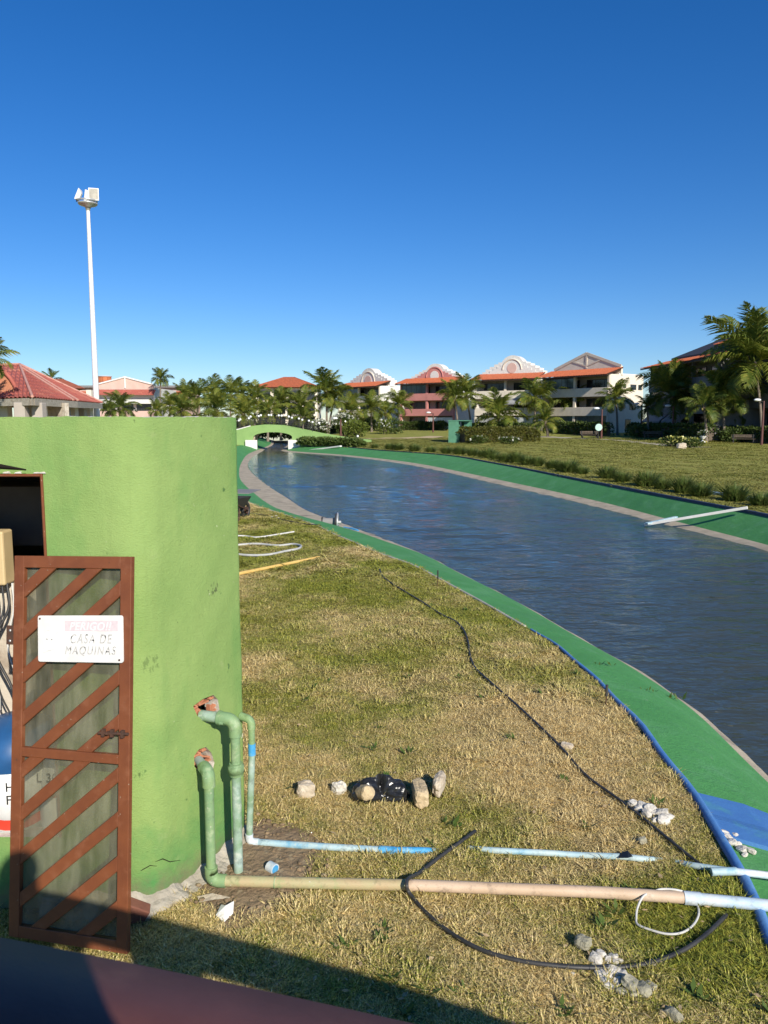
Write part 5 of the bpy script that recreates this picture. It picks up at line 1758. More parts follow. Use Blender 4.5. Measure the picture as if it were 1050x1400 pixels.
# hip roofed house behind the palms
t = thing('apartment_block', 'white block with wide orange hip roof behind the palms above the bridge', 'apartment block', (*P2(352, 168), 1.1), 0, 'three storey apartment blocks along the canal')
Wh = 13.2
MB().box((0, 0, -.5), (Wh, 10, 8.6)).build('wall', M['ivory'], t)
corrugated(MB(), -1, Wh + 1, -1.2, 8.7, 5, 11.2, 6.5, 6.5, rows=8).build('tile_roof', M['tile_orange'], t)
mb = MB(); mb.add([(-1, -1.2, 8.68), (-1, 11.2, 8.68), (5.5, 5, 11.18), (Wh - 5.5, 5, 11.18), (Wh + 1, 11.2, 8.68), (Wh + 1, -1.2, 8.68)], [(0, 2, 1), (1, 2, 3, 4), (4, 3, 5), (0, 1, 4, 5)])
mb.build('tile_roof', M['tile_orange'], t)
for k in range(3):
    for i in range(4):
        window(t, .6 + i * 3.2, .2 + k * 2.85, 3.1 + i * 3.2, 2.3 + k * 2.85, -.03, 'glass_dark', 3)
for k in (1, 2): MB().box((.2, -1.0, k * 2.85 - .3), (Wh - .2, -.08, k * 2.85 - .02)).build('balcony', M['white'], t)
# long white block far left with flat pediment, tank on the roof behind
t = thing('apartment_block', 'pale block with low white pediment and red tiled bands beyond the floodlight mast', 'apartment block', (*P2(137, 131), .9), 0.0, 'three storey apartment blocks along the canal')
Wg = 9.6
MB().box((0, 0, -.5), (Wg, 14, 7.3)).build('wall', M['white'], t)
fix_normals(MB().prism([(0, 7.0), (0, 7.75), (Wg / 2, 9.0), (Wg, 7.75), (Wg, 7.0)], -.06, -.004).build('pediment', M['pale_pink'], t))
for a, b_ in (((-.2, 7.75), (Wg / 2, 9.05)), ((Wg / 2, 9.05), (Wg + .2, 7.75))):
    MB().tube([V((a[0], -.12, a[1])), V((b_[0], -.12, b_[1]))], .16, 6).build('pediment_moulding', M['white_bright'], t)
MB().tube([V((Wg / 2, -.12, 7.2)), V((Wg / 2, -.12, 8.9))], .13, 6).build('pediment_moulding', M['white_bright'], t)
corrugated(MB(), -.6, Wg + .4, -1.6, 6.0, -.05, 6.95, rows=6).build('tile_roof', M['tile_red'], t)
for k in range(2):
    for i in range(3): window(t, .5 + i * 3.05, .3 + k * 2.85, 3.0 + i * 3.05, 2.3 + k * 2.85, -.05, 'glass_dark', 3)
MB().box((.0, -1.3, 2.2), (Wg, -.1, 3.4)).build('balcony', M['pale_pink'], t)
MB().box((.0, -1.3, 4.6), (Wg, -.1, 5.3)).build('balcony', M['white'], t)
mb = MB()
t = thing('apartment_block', 'long low block with dark flat roof edge behind the mast', 'apartment block', (*P2(88, 150), .9), 0.0, 'three storey apartment blocks along the canal')
MB().box((0, 0, -.5), (24, 12, 7.6)).build('wall', M['pale_pink'], t)
MB().box((-.4, -.5, 8.1), (24.4, 12.4, 8.5)).build('flat_roof', M['dark_grey'], t)
MB().box((.3, .3, 7.6), (23.7, 11.7, 8.1)).build('attic_wall', M['greige'], t)
corrugated(MB(), -.6, 24.6, -1.6, 6.5, -.02, 7.4, rows=6).build('tile_roof', M['tile_orange'], t)
for i in range(7): window(t, .6 + i * 3.3, 3.6, 3.2 + i * 3.3, 5.6, -.05, 'glass_dark', 3)
tk = thing('water_tank', 'round orange water tank standing on the far roof beside the mast', 'water tank', (*P2(148.5, 154), 9.4))
lathe([(.001, 0), (1.22, 0), (1.22, 1.9), (.001, 1.95)], 20).build('tank_body', M['water_tank'], tk)
lathe([(1.23, 1.86), (1.34, 1.87), (1.34, 2.0), (.001, 2.02)], 20).build('tank_lid', M['pale_pink'], tk)
for a in np.linspace(0, 2 * math.pi, 9)[:-1]:
    MB().box((1.2 * math.cos(a) - .07, 1.2 * math.sin(a) - .07, .02), (1.2 * math.cos(a) + .07, 1.2 * math.sin(a) + .07, 1.84)).build('rib', M['tile_orange'], tk)

# ------------------------------------------------------------------ clubhouse with the red tiled hip roofs
ch = thing('clubhouse', 'open sided clubhouse with big red tiled hip roofs left of the mast', 'clubhouse', (0, 0, 0))
A = gd(-70, 547, 34); apex = gd(27, 499, 41); Bc = gd(44, 543, 31); Cc = gd(106, 548, 36); Dd = gd(140, 551, 44); E_ = gd(-60, 500, 42)


def tri_roof(p0, p1, a0, a1, name='roof_slope', rows=10, m='tile_red'):
    """tiled slope between eave p0-p1 and ridge a0-a1"""
    mb = MB(); L_ = (p1 - p0).length; n_ = max(6, int(L_ / .28) * 4); vs = []
    nrm_ = (p1 - p0).cross(a0 - p0)
    if nrm_.length < 1e-6: nrm_ = (p1 - p0).cross(a1 - p0)
    nrm_.normalize()
    if nrm_.z < 0: nrm_ = -nrm_
    for j in range(rows + 1):
        for e in (0, 1):
            tt = min(1, (j + e * .95) / rows) if j < rows else 1
            for i in range(n_ + 1):
                u = i / n_
                # ribs run straight up the slope: clip each to the hips
                a = p0 + (a0 - p0) * tt; b_ = p1 + (a1 - p1) * tt
                q = a + (b_ - a) * u
                w = ((q - p0).dot((p1 - p0).normalized())) / .28
                vs.append(q + nrm_ * (.035 * math.cos(2 * math.pi * w) + .02 * (1 - e)))
    W = n_ + 1
    mb.add(vs, [(j * W + i, j * W + i + 1, (j + 1) * W + i + 1, (j + 1) * W + i) for j in range(2 * rows + 1) for i in range(n_)])
    return mb.build(name, M[m], ch)


tri_roof(Bc, Cc, apex, apex); tri_roof(Cc, Dd, apex, apex)
tri_roof(A, Bc, E_, apex)
back = V((-27, 60, Dd.z))
mb = MB(); mb.add([Dd, back, apex, E_, V((-46, 60, Dd.z))], [(0, 1, 2), (1, 4, 3, 2)]); mb.build('roof_slope', M['tile_red'], ch)
for p, q in ((Bc, apex), (Cc, apex), (Dd, apex), (E_, apex), (Bc + (Cc - Bc) * .88, apex + (Bc - apex) * .12)):
    MB().tube([p + V((0, 0, .04)), (p + q) / 2 + V((0, 0, .04)), q + V((0, 0, .05))], .06, 7).build('ridge_cap', M['ridge'], ch)
for p, q in ((A, Bc), (Bc, Cc), (Cc, Dd)):
    d = (q - p).normalized(); n_ = V((-d.y, d.x, 0))
    mb = MB()
    vs = [p + V((0, 0, -.03)), q + V((0, 0, -.03)), q + V((0, 0, -.32)), p + V((0, 0, -.32))]
    mb.add(vs + [v + n_ * .12 for v in vs], [(0, 1, 2, 3), (7, 6, 5, 4), (0, 4, 5, 1), (3, 2, 6, 7)])
    mb.build('fascia', M['concrete_foot'], ch)
    k = int((q - p).length / 3.4) + 1
    for i in range(k + 1):
        c_ = p + (q - p) * (i / k) + n_ * .7
        c_ += d * (.6 if i == 0 else -.6 if i == k else 0)
        bevel(MB().box((c_.x - .22, c_.y - .22, -.1), (c_.x + .22, c_.y + .22, c_.z - .2)).build('column', M['ivory' if i % 2 else 'greige'], ch), .02, 1)
    vs = [p + n_ * 2.6 + d * 1.5, q + n_ * 2.6 - d * 1.5]
    mb = MB(); mb.add([(vs[0].x, vs[0].y, 0), (vs[1].x, vs[1].y, 0), (vs[1].x, vs[1].y, vs[1].z - .15), (vs[0].x, vs[0].y, vs[0].z - .15)], [(0, 1, 2, 3)])
    o = mb.build('rear_wall', M['dirty_wall'], ch); md = o.modifiers.new('s', 'SOLIDIFY'); md.thickness = .2
# semicircular dormer at the left edge
dc = gd(-8, 548, 33.2)
mb = MB()
ring = [(dc.x + 1.05 * math.cos(a), 1.5 * math.sin(a)) for a in np.linspace(0, math.pi, 17)]
o = MB().tube([V((x, dc.y, dc.z - .1 + z)) for x, z in ring], .09, 6).build('arch_rim', M['tile_red'], ch)
mb = MB(); mb.add([(x, dc.y + .05, dc.z - .1 + z) for x, z in ring], [tuple(range(17))]); mb.build('arch_infill', M['clay'], ch)
# second orange hip roof behind it
t = thing('pavilion', 'orange roofed pavilion peeping over the clubhouse roof', 'pavilion', (0, 0, 0))
q = [gd(45, 531, 62), gd(117, 531, 62), gd(86, 518, 68), gd(60, 518, 68)]
mb = MB(); mb.add([q[0], q[1], q[1] + V((-6, 12, 0)), q[0] + V((-6, 12, 0)), q[2], q[3]], [(0, 1, 4, 5), (1, 2, 4), (2, 3, 5, 4), (3, 0, 5)]); fix_normals(mb.build('tile_roof', M['tile_orange'], t))
for p_ in (q[0], q[1]): MB().box((p_.x - .2, p_.y + .6, -.1), (p_.x + .2, p_.y + 1.0, p_.z - .1)).build('column', M['ivory'], t)

# ------------------------------------------------------------------ floodlight mast
mp = gd(134, 600, 45); mp.z = 0
ms = thing('floodlight_mast', 'tall white floodlight mast with four lamps rising behind the green wall', 'floodlight mast', mp)
mh = gd(123, 282, 45).z
MB().tube([V((0, 0, 0)), V((0, 0, mh * .5)), V((0, 0, mh))], [.19, .15, .10], 12).build('mast_pole', M['white_bright'], ms)
lathe([(.10, mh - .25), (.16, mh - .05), (.48, mh + .06), (.54, mh + .12), (.54, mh + .17), (.10, mh + .18)], 16).build('head_ring', M['steel'], ms)
MB().tube([V((.50 * math.cos(a), .50 * math.sin(a), mh + .28)) for a in np.linspace(0, 6.2832, 20)], .05, 6).build('head_rail', M['steel'], ms)
for (hx, hy, ang, tilt, s_) in ((.40, -.14, -76, 8, .76), (-.52, -.05, 184, 24, .70), (-.08, .30, 150, 14, .70), (.14, .34, 60, 12, .66)):
    h_ = MB()
    h_.prism([(-.36, -.45), (.36, -.45), (.36, .45), (-.36, .45)], 0, .07)
    h_.add([(-.36, .07, -.45), (.36, .07, -.45), (.36, .07, .45), (-.36, .07, .45), (-.14, .28, -.2), (.14, .28, -.2), (.14, .28, .2), (-.14, .28, .2)], [(0, 1, 5, 4), (1, 2, 6, 5), (2, 3, 7, 6), (3, 0, 4, 7), (4, 5, 6, 7)])
    o = fix_normals(h_.build('floodlight', M['white_bright'], ms))
    o.location = (hx, hy, mh + .62); o.rotation_euler = (R(-tilt), 0, R(ang + 90)); o.scale = (s_, s_, s_)
    MB().box((-.31, -.012, -.39), (.31, -.003, .39)).build('lamp_glass', M['reflector'], o)
    MB().tube([V((0, .1, -.45)), V((0, .12, -.56))], .05, 6).build('bracket', M['iron_black'], o)

# ================================================================== PALMS
def frond_mesh(seed, m, droop=.9, n=42, wid=.36, ragged=.10):
    """one coconut frond of unit length along +X, drooping"""
    rg = random.Random(seed)
    mb = MB()
    pts = []
    x = z = 0.0
    ang = .25
    for i in range(13):
        pts.append(V((x, .03 * math.sin(i * .5 + seed), z)))
        x += math.cos(ang) / 12; z += math.sin(ang) / 12
        ang -= droop * (.55 + i * .09) / 8.0
    mb.tube(pts, [.014 - .0009 * i for i in range(13)], 4, False)
    def at(t):
        f = t * 12; i = min(11, int(f)); return pts[i].lerp(pts[i + 1], f - i), (pts[i + 1] - pts[i]).normalized()
    for k in range(n):
        t = .16 + .84 * k / (n - 1)
        for s in (-1, 1):
            if rg.random() < ragged * .5: continue
            p, d = at(min(.999, t + rg.uniform(-.008, .008)))
            L_ = wid * (math.sin(math.pi * min(1, .22 + t * .80))**.7) * rg.uniform(.8, 1.1)
            side = V((-d.y, d.x, 0)); side = V((0, 1, 0)) * s
            dirv = (d * rg.uniform(.55, .8) + side * rg.uniform(.75, 1.0) + V((0, 0, rg.uniform(.0, .28)))).normalized()
            tip = p + dirv * L_ + V((0, 0, -.30 * L_ - rg.uniform(0, .25) * L_))
            midp = p + dirv * L_ * .5 + V((0, 0, .02 * L_))
            w_ = d * .0115 * rg.uniform(.8, 1.25)
            mb.add([p - w_, p + w_, midp + w_ * 1.1, midp - w_ * 1.1, tip], [(0, 1, 2, 3), (3, 2, 4)])
    return mb.mesh('frond', m)


FR = {k: [frond_mesh(10 * i + j, M[mn], dr) for j, dr in enumerate((.45, .75, 1.05, 1.4))] for i, (k, mn) in enumerate((('g', 'frond'), ('d', 'frond_dark'), ('y', 'frond_yellow')))}
NUT = MB().ball((0, 0, 0), .12, 8, 6, (1, 1, 1.25)).mesh('coconut', M['husk'])


def palm(label, base, zc, r, seed, kind='g', nf=20, lean=(0, 0), trunk_m='trunk', tr=.15, nuts=5, group='coconut palms around the canal', spread=1.0):
    rg = random.Random(seed)
    t = thing('palm_tree', label, 'palm tree', base, 0, group)
    h = max(.25, zc - base[2])
    c = V((lean[0], lean[1], h))
    pts = [V((lean[0] * u**1.6, lean[1] * u**1.6, h * u)) for u in np.linspace(0, 1, 9)]
    pts[0].z = -.15
    rad = [tr * (1.45 if i == 0 else 1.15 - .05 * i) for i in range(9)]
    k = MB()
    # ringed trunk
    P_ = []; R_ = []
    for i in range(33):
        u = i / 32 * 8; a = int(min(7, u)); f = u - a
        P_.append(pts[a].lerp(pts[a + 1], f)); R_.append((rad[a] * (1 - f) + rad[a + 1] * f) * (1 + .05 * (i % 2)))
    k.tube(P_, R_, 8)
    k.build('trunk', M[trunk_m], t)
    MB().ball(c + V((0, 0, .05)), tr * 1.5, 8, 6, (1, 1, 2.0)).build('crown_shaft', M['bark'], t)
    for i in range(nf):
        f = i / (nf - 1)
        az = i * 2.39996 + rg.uniform(-.2, .2) + seed
        el = R(78 - 112 * f**.9 * spread) + rg.uniform(-.12, .12)
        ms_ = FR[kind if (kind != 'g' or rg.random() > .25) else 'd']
        me = ms_[min(3, int(f * 3.2) + (1 if rg.random() > .6 else 0))]
        L_ = r * (.82 + .35 * math.sin(math.pi * min(1, .25 + f * .75))) * rg.uniform(.88, 1.1)
        Mx = Matrix.Translation(c + V((0, 0, .12))) @ Matrix.Rotation(az, 4, 'Z') @ Matrix.Rotation(-el, 4, 'Y') @ Matrix.Rotation(rg.uniform(-.5, .5), 4, 'X') @ Matrix.Scale(L_, 4)
        share('frond', me, t, Mx)
    for i in range(nuts):
        a = i * 2.1 + seed
        share('coconut', NUT, t, Matrix.Translation(c + V((.22 * math.cos(a), .22 * math.sin(a), -.12 - .05 * (i % 3)))))
    return t


def palm_px(label, bxp, byp, cxp, cyp, rpx, seed, Y=None, **kw):
    """trunk foot, crown centre and frond reach as seen; Y gives the distance when the foot is hidden"""
    if Y is None:
        b_ = G(bxp, byp)
    else:
        b_ = gd(bxp, byp, Y); b_.z = float(gh(b_.x, Y))
    c_ = gd(cxp, cyp + .2 * rpx, b_.y)
    return palm(label, b_, c_.z, rpx / 1052 * b_.y * 1.12, seed, lean=(c_.x - b_.x, kw.pop('ly', .3)), **kw)


palm_px('tallest coconut palm with leaning trunk at the right edge', 1041, 605, 1034, 486, 68, 1, nf=24, kind='g')
palm_px('tall coconut palm in front of the dark grey block beside a brown lamp post', 923, 599, 921, 534, 44, 2, nf=24, kind='d', tr=.17)
palm_px('coconut palm crowded between the two right hand palms', 990, 601, 988, 537, 40, 3, Y=86, nf=20, kind='d')
palm_px('low bending coconut palm under the tallest palm', 1012, 602, 1008, 560, 27, 4, nf=14, kind='g')
palm_px('coconut palm with low spreading crown right of the flower urn', 966, 599, 964, 552, 30, 60, Y=84, nf=15, kind='d')
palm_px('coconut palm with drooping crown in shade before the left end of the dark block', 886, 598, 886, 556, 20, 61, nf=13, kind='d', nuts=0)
palm_px('coconut palm before the tall white side wall', 844, 595, 843, 543, 26, 5, nf=20, kind='g')
palm_px('coconut palm with whitewashed trunk before the beige block', 776, 590, 782, 543, 28, 6, nf=20, kind='g', trunk_m='limewash')
palm_px('small yellow leaved palm beside the whitewashed trunk', 799, 589, 799, 574, 17, 7, nf=12, kind='y', nuts=0, tr=.1)
palm_px('low bushy palm with brick red stump at the path', 749, 597, 746, 574, 25, 8, nf=17, kind='g', nuts=0)
palm_px('coconut palm between the cream block and the beige block', 731, 591, 732, 540, 30, 9, nf=20)
palm_px('low wide palm before the cream block behind the clipped hedge', 678, 586, 682, 566, 36, 10, Y=118, nf=20, nuts=0)
palm_px('right palm of the pair between the pink and cream blocks', 644, 583, 638, 538, 28, 11, Y=124, nf=20)
palm_px('left palm of the pair between the pink and cream blocks', 626, 582, 622, 541, 26, 12, Y=122, nf=17)
palm_px('coconut palm before the left end of the pink block', 546, 588, 545, 552, 23, 13, Y=126, nf=19)
palm_px('taller palm of the double trunk right of the bridge', 447, 590, 446, 532, 32, 14, Y=112, nf=22)
palm_px('shorter palm of the double trunk right of the bridge', 449, 590, 456, 545, 25, 15, Y=113, nf=15, kind='d')
palm_px('low palm left of the white flowering bush', 414, 590, 414, 570, 20, 16, Y=104, nf=14, nuts=0)
palm_px('coconut palm above the first white flowering bush', 478, 588, 480, 560, 24, 17, Y=118, nf=17)
palm_px('coconut palm standing over the lime green bush', 508, 588, 507, 557, 25, 18, Y=120, nf=17)
palm_px('thin coconut palm right of the lime green bush', 527, 588, 527, 562, 18, 19, Y=124, nf=14)
row = [(410, 553, 28, 108, 'g', 'over the right end of the bridge'), (384, 548, 27, 112, 'g', 'over the crown of the bridge'), (366, 560, 25, 106, 'd', 'low behind the crown of the bridge'), (348, 543, 28, 114, 'g', 'behind the left end of the bridge'), (333, 563, 27, 102, 'g', 'just right of the green wall corner'),
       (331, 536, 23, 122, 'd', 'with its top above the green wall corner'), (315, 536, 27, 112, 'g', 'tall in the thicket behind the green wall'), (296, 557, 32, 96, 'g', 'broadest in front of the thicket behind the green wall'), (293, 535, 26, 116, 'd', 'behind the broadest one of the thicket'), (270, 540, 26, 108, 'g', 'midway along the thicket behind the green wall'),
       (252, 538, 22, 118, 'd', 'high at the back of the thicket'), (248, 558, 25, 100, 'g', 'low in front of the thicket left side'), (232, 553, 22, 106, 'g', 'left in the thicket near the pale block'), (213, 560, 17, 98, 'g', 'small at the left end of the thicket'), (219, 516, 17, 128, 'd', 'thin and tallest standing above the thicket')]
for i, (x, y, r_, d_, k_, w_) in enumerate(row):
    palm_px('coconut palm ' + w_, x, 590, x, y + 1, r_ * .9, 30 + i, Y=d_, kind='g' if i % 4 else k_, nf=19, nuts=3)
palm_px('bushy palm right of the mast in front of the pale block', 163, 590, 163, 556, 24, 50, Y=84, nf=20, kind='d', nuts=0)
palm_px('small leaning palm close to the mast', 148, 590, 148, 560, 17, 51, Y=82, nf=14, kind='d', nuts=0)
palm_px('coconut palm at the left edge beside the clubhouse roof', -26, 590, -24, 490, 36, 52, Y=30, nf=22)
palm_px('palm tops showing behind the clubhouse roof', 68, 590, 68, 518, 14, 53, Y=75, nf=14, kind='d', nuts=0)


# ================================================================== BUSHES, HEDGES, RUSHES
def leaf_cloud(mb, n, c, rad, size, rg, shell=.55):
    for _ in range(n):
        while True:
            d = V((rg.uniform(-1, 1), rg.uniform(-1, 1), rg.uniform(-1, 1)))
            if .05 < d.length <= 1: break
        d.normalize(); q = d * (shell + (1 - shell) * rg.random()**.6) * (1 + .12 * math.sin(d.x * 5 + c[0]) * math.sin(d.y * 6 + d.z * 4))
        p = V(c) + V((q.x * rad[0], q.y * rad[1], q.z * rad[2]))
        dd = (d + V((rg.uniform(-.9, .9), rg.uniform(-.9, .9), rg.uniform(-.4, .9)))).normalized() * size * rg.uniform(.7, 1.3)
        mb.leaf(p, dd, size * .32, V((rg.uniform(-1, 1), rg.uniform(-1, 1), rg.uniform(-1, 1))))
    return mb


def bush(label, p, rad, n, size, m, seed, cat='bush', flowers=None, nfl=0, name='bush'):
    rg = random.Random(seed)
    t = thing(name, label, cat, p)
    mb = MB()
    for i in range(4):
        o_ = (rg.uniform(-.35, .35) * rad[0], rg.uniform(-.3, .3) * rad[1], rad[2] * rg.uniform(.75, 1.05))
        leaf_cloud(mb, n // 4, o_, (rad[0] * .72, rad[1] * .72, rad[2] * .85), size, rg, .35)
    mb.build('foliage', M[m], t)
    st = MB()
    for i in range(6):
        st.tube([V((rg.uniform(-.1, .1) * rad[0], 0, -.1)), V((rg.uniform(-.6, .6) * rad[0], rg.uniform(-.6, .6) * rad[1], rad[2] * 1.2))], [.05 * rad[2], .012], 5)
    st.build('stem', M['bark'], t)
    if flowers:
        mb = MB()
        for _ in range(nfl):
            a = rg.uniform(0, 6.28); e = rg.uniform(-.1, 1.4)
            q = V((math.cos(a) * math.cos(e) * rad[0], math.sin(a) * math.cos(e) * rad[1], rad[2] * .95 + math.sin(e) * rad[2] * .85)) * 1.0
            for k in range(3):
                mb.leaf(q, V((rg.uniform(-1, 1), rg.uniform(-1.4, .2), rg.uniform(-.3, 1))).normalized() * size * 1.0, size * .45)
        mb.build('blossom', M[flowers], t)
    return t


def at_ground(px, Y):
    p = gd(px, 600, Y); return V((p.x, Y, float(gh(p.x, Y))))


bush('white flowering bush left of the palm pair beyond the bridge', at_ground(437, 106), (1.6, 1.4, 1.5), 900, .32, 'bush_leaf', 1, flowers='flower_white', nfl=130)
bush('white flowering bush right of the palm pair beyond the bridge', at_ground(469, 106), (1.9, 1.5, 1.7), 1000, .32, 'bush_leaf', 2, flowers='flower_white', nfl=120)
bush('rounded lime green bush beside the white flowering bushes', at_ground(486, 101), (2.0, 1.6, 1.2), 1100, .28, 'lime_leaf', 3)
bush('loose dark green bush at the foot of the thin palm', at_ground(540, 112), (1.9, 1.6, 1.2), 700, .3, 'bush_leaf', 4)
bush('pale flowered bush beside the dark green bush', at_ground(525, 110), (1.2, 1.2, 1.1), 500, .28, 'lime_leaf', 5, flowers='flower_white', nfl=22)
bush('yellow flowering bush with a pale stone before the dark block', G(921, 611), (1.5, 1.1, .55), 800, .2, 'bush_leaf', 6, flowers='flower_yellow', nfl=55)
bush('smaller yellow flowering bush right of the pale stone', G(947, 612), (1.2, .9, .5), 500, .2, 'bush_leaf', 7, flowers='flower_yellow', nfl=22)
bush('low spiky bush at the left foot of the clipped hedge', G(654, 607), (1.0, .8, .45), 400, .22, 'bush_leaf', 8, flowers='flower_white', nfl=14)
bush('low white flowered bush at the right foot of the clipped hedge', G(695, 607), (1.3, .8, .4), 420, .2, 'bush_leaf', 9, flowers='flower_white', nfl=30)
o = bpy.data.objects.new('pale_stone', rock_mesh('pale_stone', (.8, .6, .5), 44, .2, 'stone_pale', .4)); COL.objects.link(o); o.location = G(929, 612.5) + V((0, -.4, .2))
tag(o, 'pale boulder between the two yellow flowering bushes', 'boulder')
bush('dark bush in shade behind the benches at the right edge', at_ground(1002, 85), (1.8, 1.2, .8), 600, .3, 'bush_leaf', 90)
bush('dark bush at the foot of the tall palm before the dark block', at_ground(938, 90), (1.6, 1.2, .7), 600, .3, 'bush_leaf', 91)
bush('dark bush in shade left of the palm before the dark block', G(875, 598.5), (1.8, 1.2, .9), 600, .3, 'bush_leaf', 92)
for i, (x, d_, rx, rz_, lab) in enumerate(((400, 122, 3.2, 1.4, 'behind the right end of the bridge'), (375, 124, 3.0, 1.6, 'behind the crown of the bridge'), (350, 122, 3.4, 1.6, 'behind the left end of the bridge'), (425, 120, 3.0, 1.5, 'behind the palm pair'), (330, 118, 3.2, 1.6, 'beside the wall corner'), (300, 122, 3.6, 1.8, 'under the thicket of palms right half'), (265, 120, 3.6, 1.8, 'under the thicket of palms left half'), (230, 112, 3.0, 1.4, 'under the small palm left of the thicket'),
                                          (455, 126, 2.8, 1.3, 'behind the first white flowering bush'), (497, 128, 3.0, 1.3, 'behind the lime green bush'), (165, 88, 2.4, 1.3, 'under the bushy palm by the mast'))):
    bush('dark evergreen bush ' + lab, at_ground(x, d_), (rx, 1.8, rz_ * .85), 900, .42, 'bush_leaf', 60 + i)


def hedge(label, a, b_, w, h, m, seed, n, size=.16, name='hedge'):
    rg = random.Random(seed)
    d = b_ - a; L_ = d.length
    t = thing(name, label, 'hedge', a, math.atan2(d.y, d.x))
    k = MB(); k.box((.7, -w / 2 + .2, -.15), (L_ - .7, w / 2 - .2, h - .22)); k.build('inner_twigs', M['bark'], t)
    mb = MB()
    for _ in range(n):
        x = rg.uniform(0, L_); f = rg.random()
        if f < .45: p = V((x, -w / 2 + rg.uniform(-.05, .12), rg.uniform(0, h)))
        elif f < .8: p = V((x, rg.uniform(-w / 2, w / 2), h + rg.uniform(-.12, .06)))
        else: p = V((x, w / 2 + rg.uniform(-.1, .05), rg.uniform(0, h)))
        e = min(x, L_ - x)
        if e < .5: p.z *= .6 + .8 * e
        p.z += .07 * math.sin(x * 1.7 + seed) * p.z
        mb.leaf(p, V((rg.uniform(-1, 1), rg.uniform(-1, .6), rg.uniform(-.3, 1))).normalized() * size * rg.uniform(.7, 1.4), size * .35, V((rg.uniform(-1, 1), rg.uniform(-1, 1), rg.uniform(-1, 1))))
    mb.build('foliage', M[m], t)
    return t


hedge('clipped olive hedge in a block beside the green shed', G(628, 606) + V((0, .5, 0)), G(729, 603.5) + V((0, .5, 0)), 2.6, 1.55, 'hedge_leaf', 1, 9000, .2)
hedge('long dark hedge at the foot of the pink block', at_ground(546, 133), at_ground(612, 131), 1.4, 1.3, 'bush_leaf', 2, 3000, .28)
hedge('dark hedge at the foot of the cream block', at_ground(640, 122), at_ground(731, 112), 1.4, 1.2, 'bush_leaf', 3, 3200, .28)
hedge('dark hedge in shade along the foot of the beige block', at_ground(757, 112), at_ground(835, 101), 1.4, 1.5, 'bush_leaf', 4, 3000, .28)
hedge('dark hedge in shade along the foot of the dark grey block', at_ground(862, 103), at_ground(975, 85), 1.5, 1.5, 'bush_leaf', 5, 4200, .28)
hedge('dark hedge at the right edge behind the benches', at_ground(985, 90), at_ground(1085, 78), 1.5, 1.4, 'bush_leaf', 6, 3000, .26)
hedge('row of dark shrubs on the bank by the right end of the bridge', V((bx_(413), BY - .9, .10)), V((-2.2, 78.5, .12)), 1.0, .62, 'shrub_leaf', 7, 3200, .3)
hedge('low green hedge behind the green wall below the palms', at_ground(90, 62), at_ground(215, 66), 1.5, 2.3, 'bush_leaf', 8, 3000, .25)


def rush_mesh(seed, n=430):
    rg = random.Random(seed); mb = MB()
    for _ in range(n):
        a = rg.uniform(0, 6.28); r0 = rg.uniform(0, .26); lean_ = .75 * rg.random()**.8
        h_ = rg.uniform(.5, 1.0) * (1 - .75 * lean_ * lean_); w_ = rg.uniform(.014, .024)
        b_ = V((r0 * math.cos(a), r0 * math.sin(a), -.03)); d = V((math.cos(a), math.sin(a), 0)) * lean_
        s_ = V((-math.sin(a + .7), math.cos(a + .7), 0)) * w_
        p1 = b_ + d * .35 + V((0, 0, h_ * .55)); p2 = b_ + d + V((0, 0, h_))
        mb.add([b_ - s_, b_ + s_, p1 + s_, p1 - s_, p2], [(0, 1, 2, 3), (3, 2, 4)])
    return mb.mesh('rush_clump', M['shrub_leaf'])


RU = [rush_mesh(i) for i in range(4)]
rg = random.Random(77)
y = 17.0
sizes = []
while y < 72:
    gap = rg.uniform(.95, 1.6) * (1 + y / 110)
    y += gap
    if rg.random() < .12: y += 1.0
    x = float(xRK(y)) + rg.uniform(1.0, 1.45) + y * .006
    s_ = rg.uniform(.65, 1.1) * (1.0 if y > 24 else .9)
    o = share('rush_clump', RU[rg.randrange(4)])
    o.location = onground(x, y); o.rotation_euler = (0, 0, rg.uniform(0, 6)); o.scale = (s_ * rg.uniform(.85, 1.3), s_ * rg.uniform(.85, 1.2), s_ * rg.uniform(.72, .98))
    tag(o, 'bushy green rush clump in the row planted along the far kerb', 'rush clump', 'rush clumps along the far kerb')

# ------------------------------------------------------------------ green shed
p = at_ground(613.5, 100)
p = G(613, 605.5)
sh = thing('garden_shed', 'small green shed with dark doorway standing at the end of the clipped hedge', 'shed', p, R(-12))
u_ = p.y / 1052
w_, h_ = 13 * u_ * 1.05, 29.5 * u_
dpt = 17 * u_
MB().box((0, 0, -.2), (w_, .15, h_)).build('front_wall', M['shed_green'], sh)
MB().box((0, .153, -.2), (.15, dpt, h_)).build('side_wall', M['shed_green'], sh)
mb = MB(); x0 = w_ - .15
mb.box((x0, .153, -.2), (w_, dpt, h_ - .02))
mb.build('side_wall', M['shed_green'], sh)
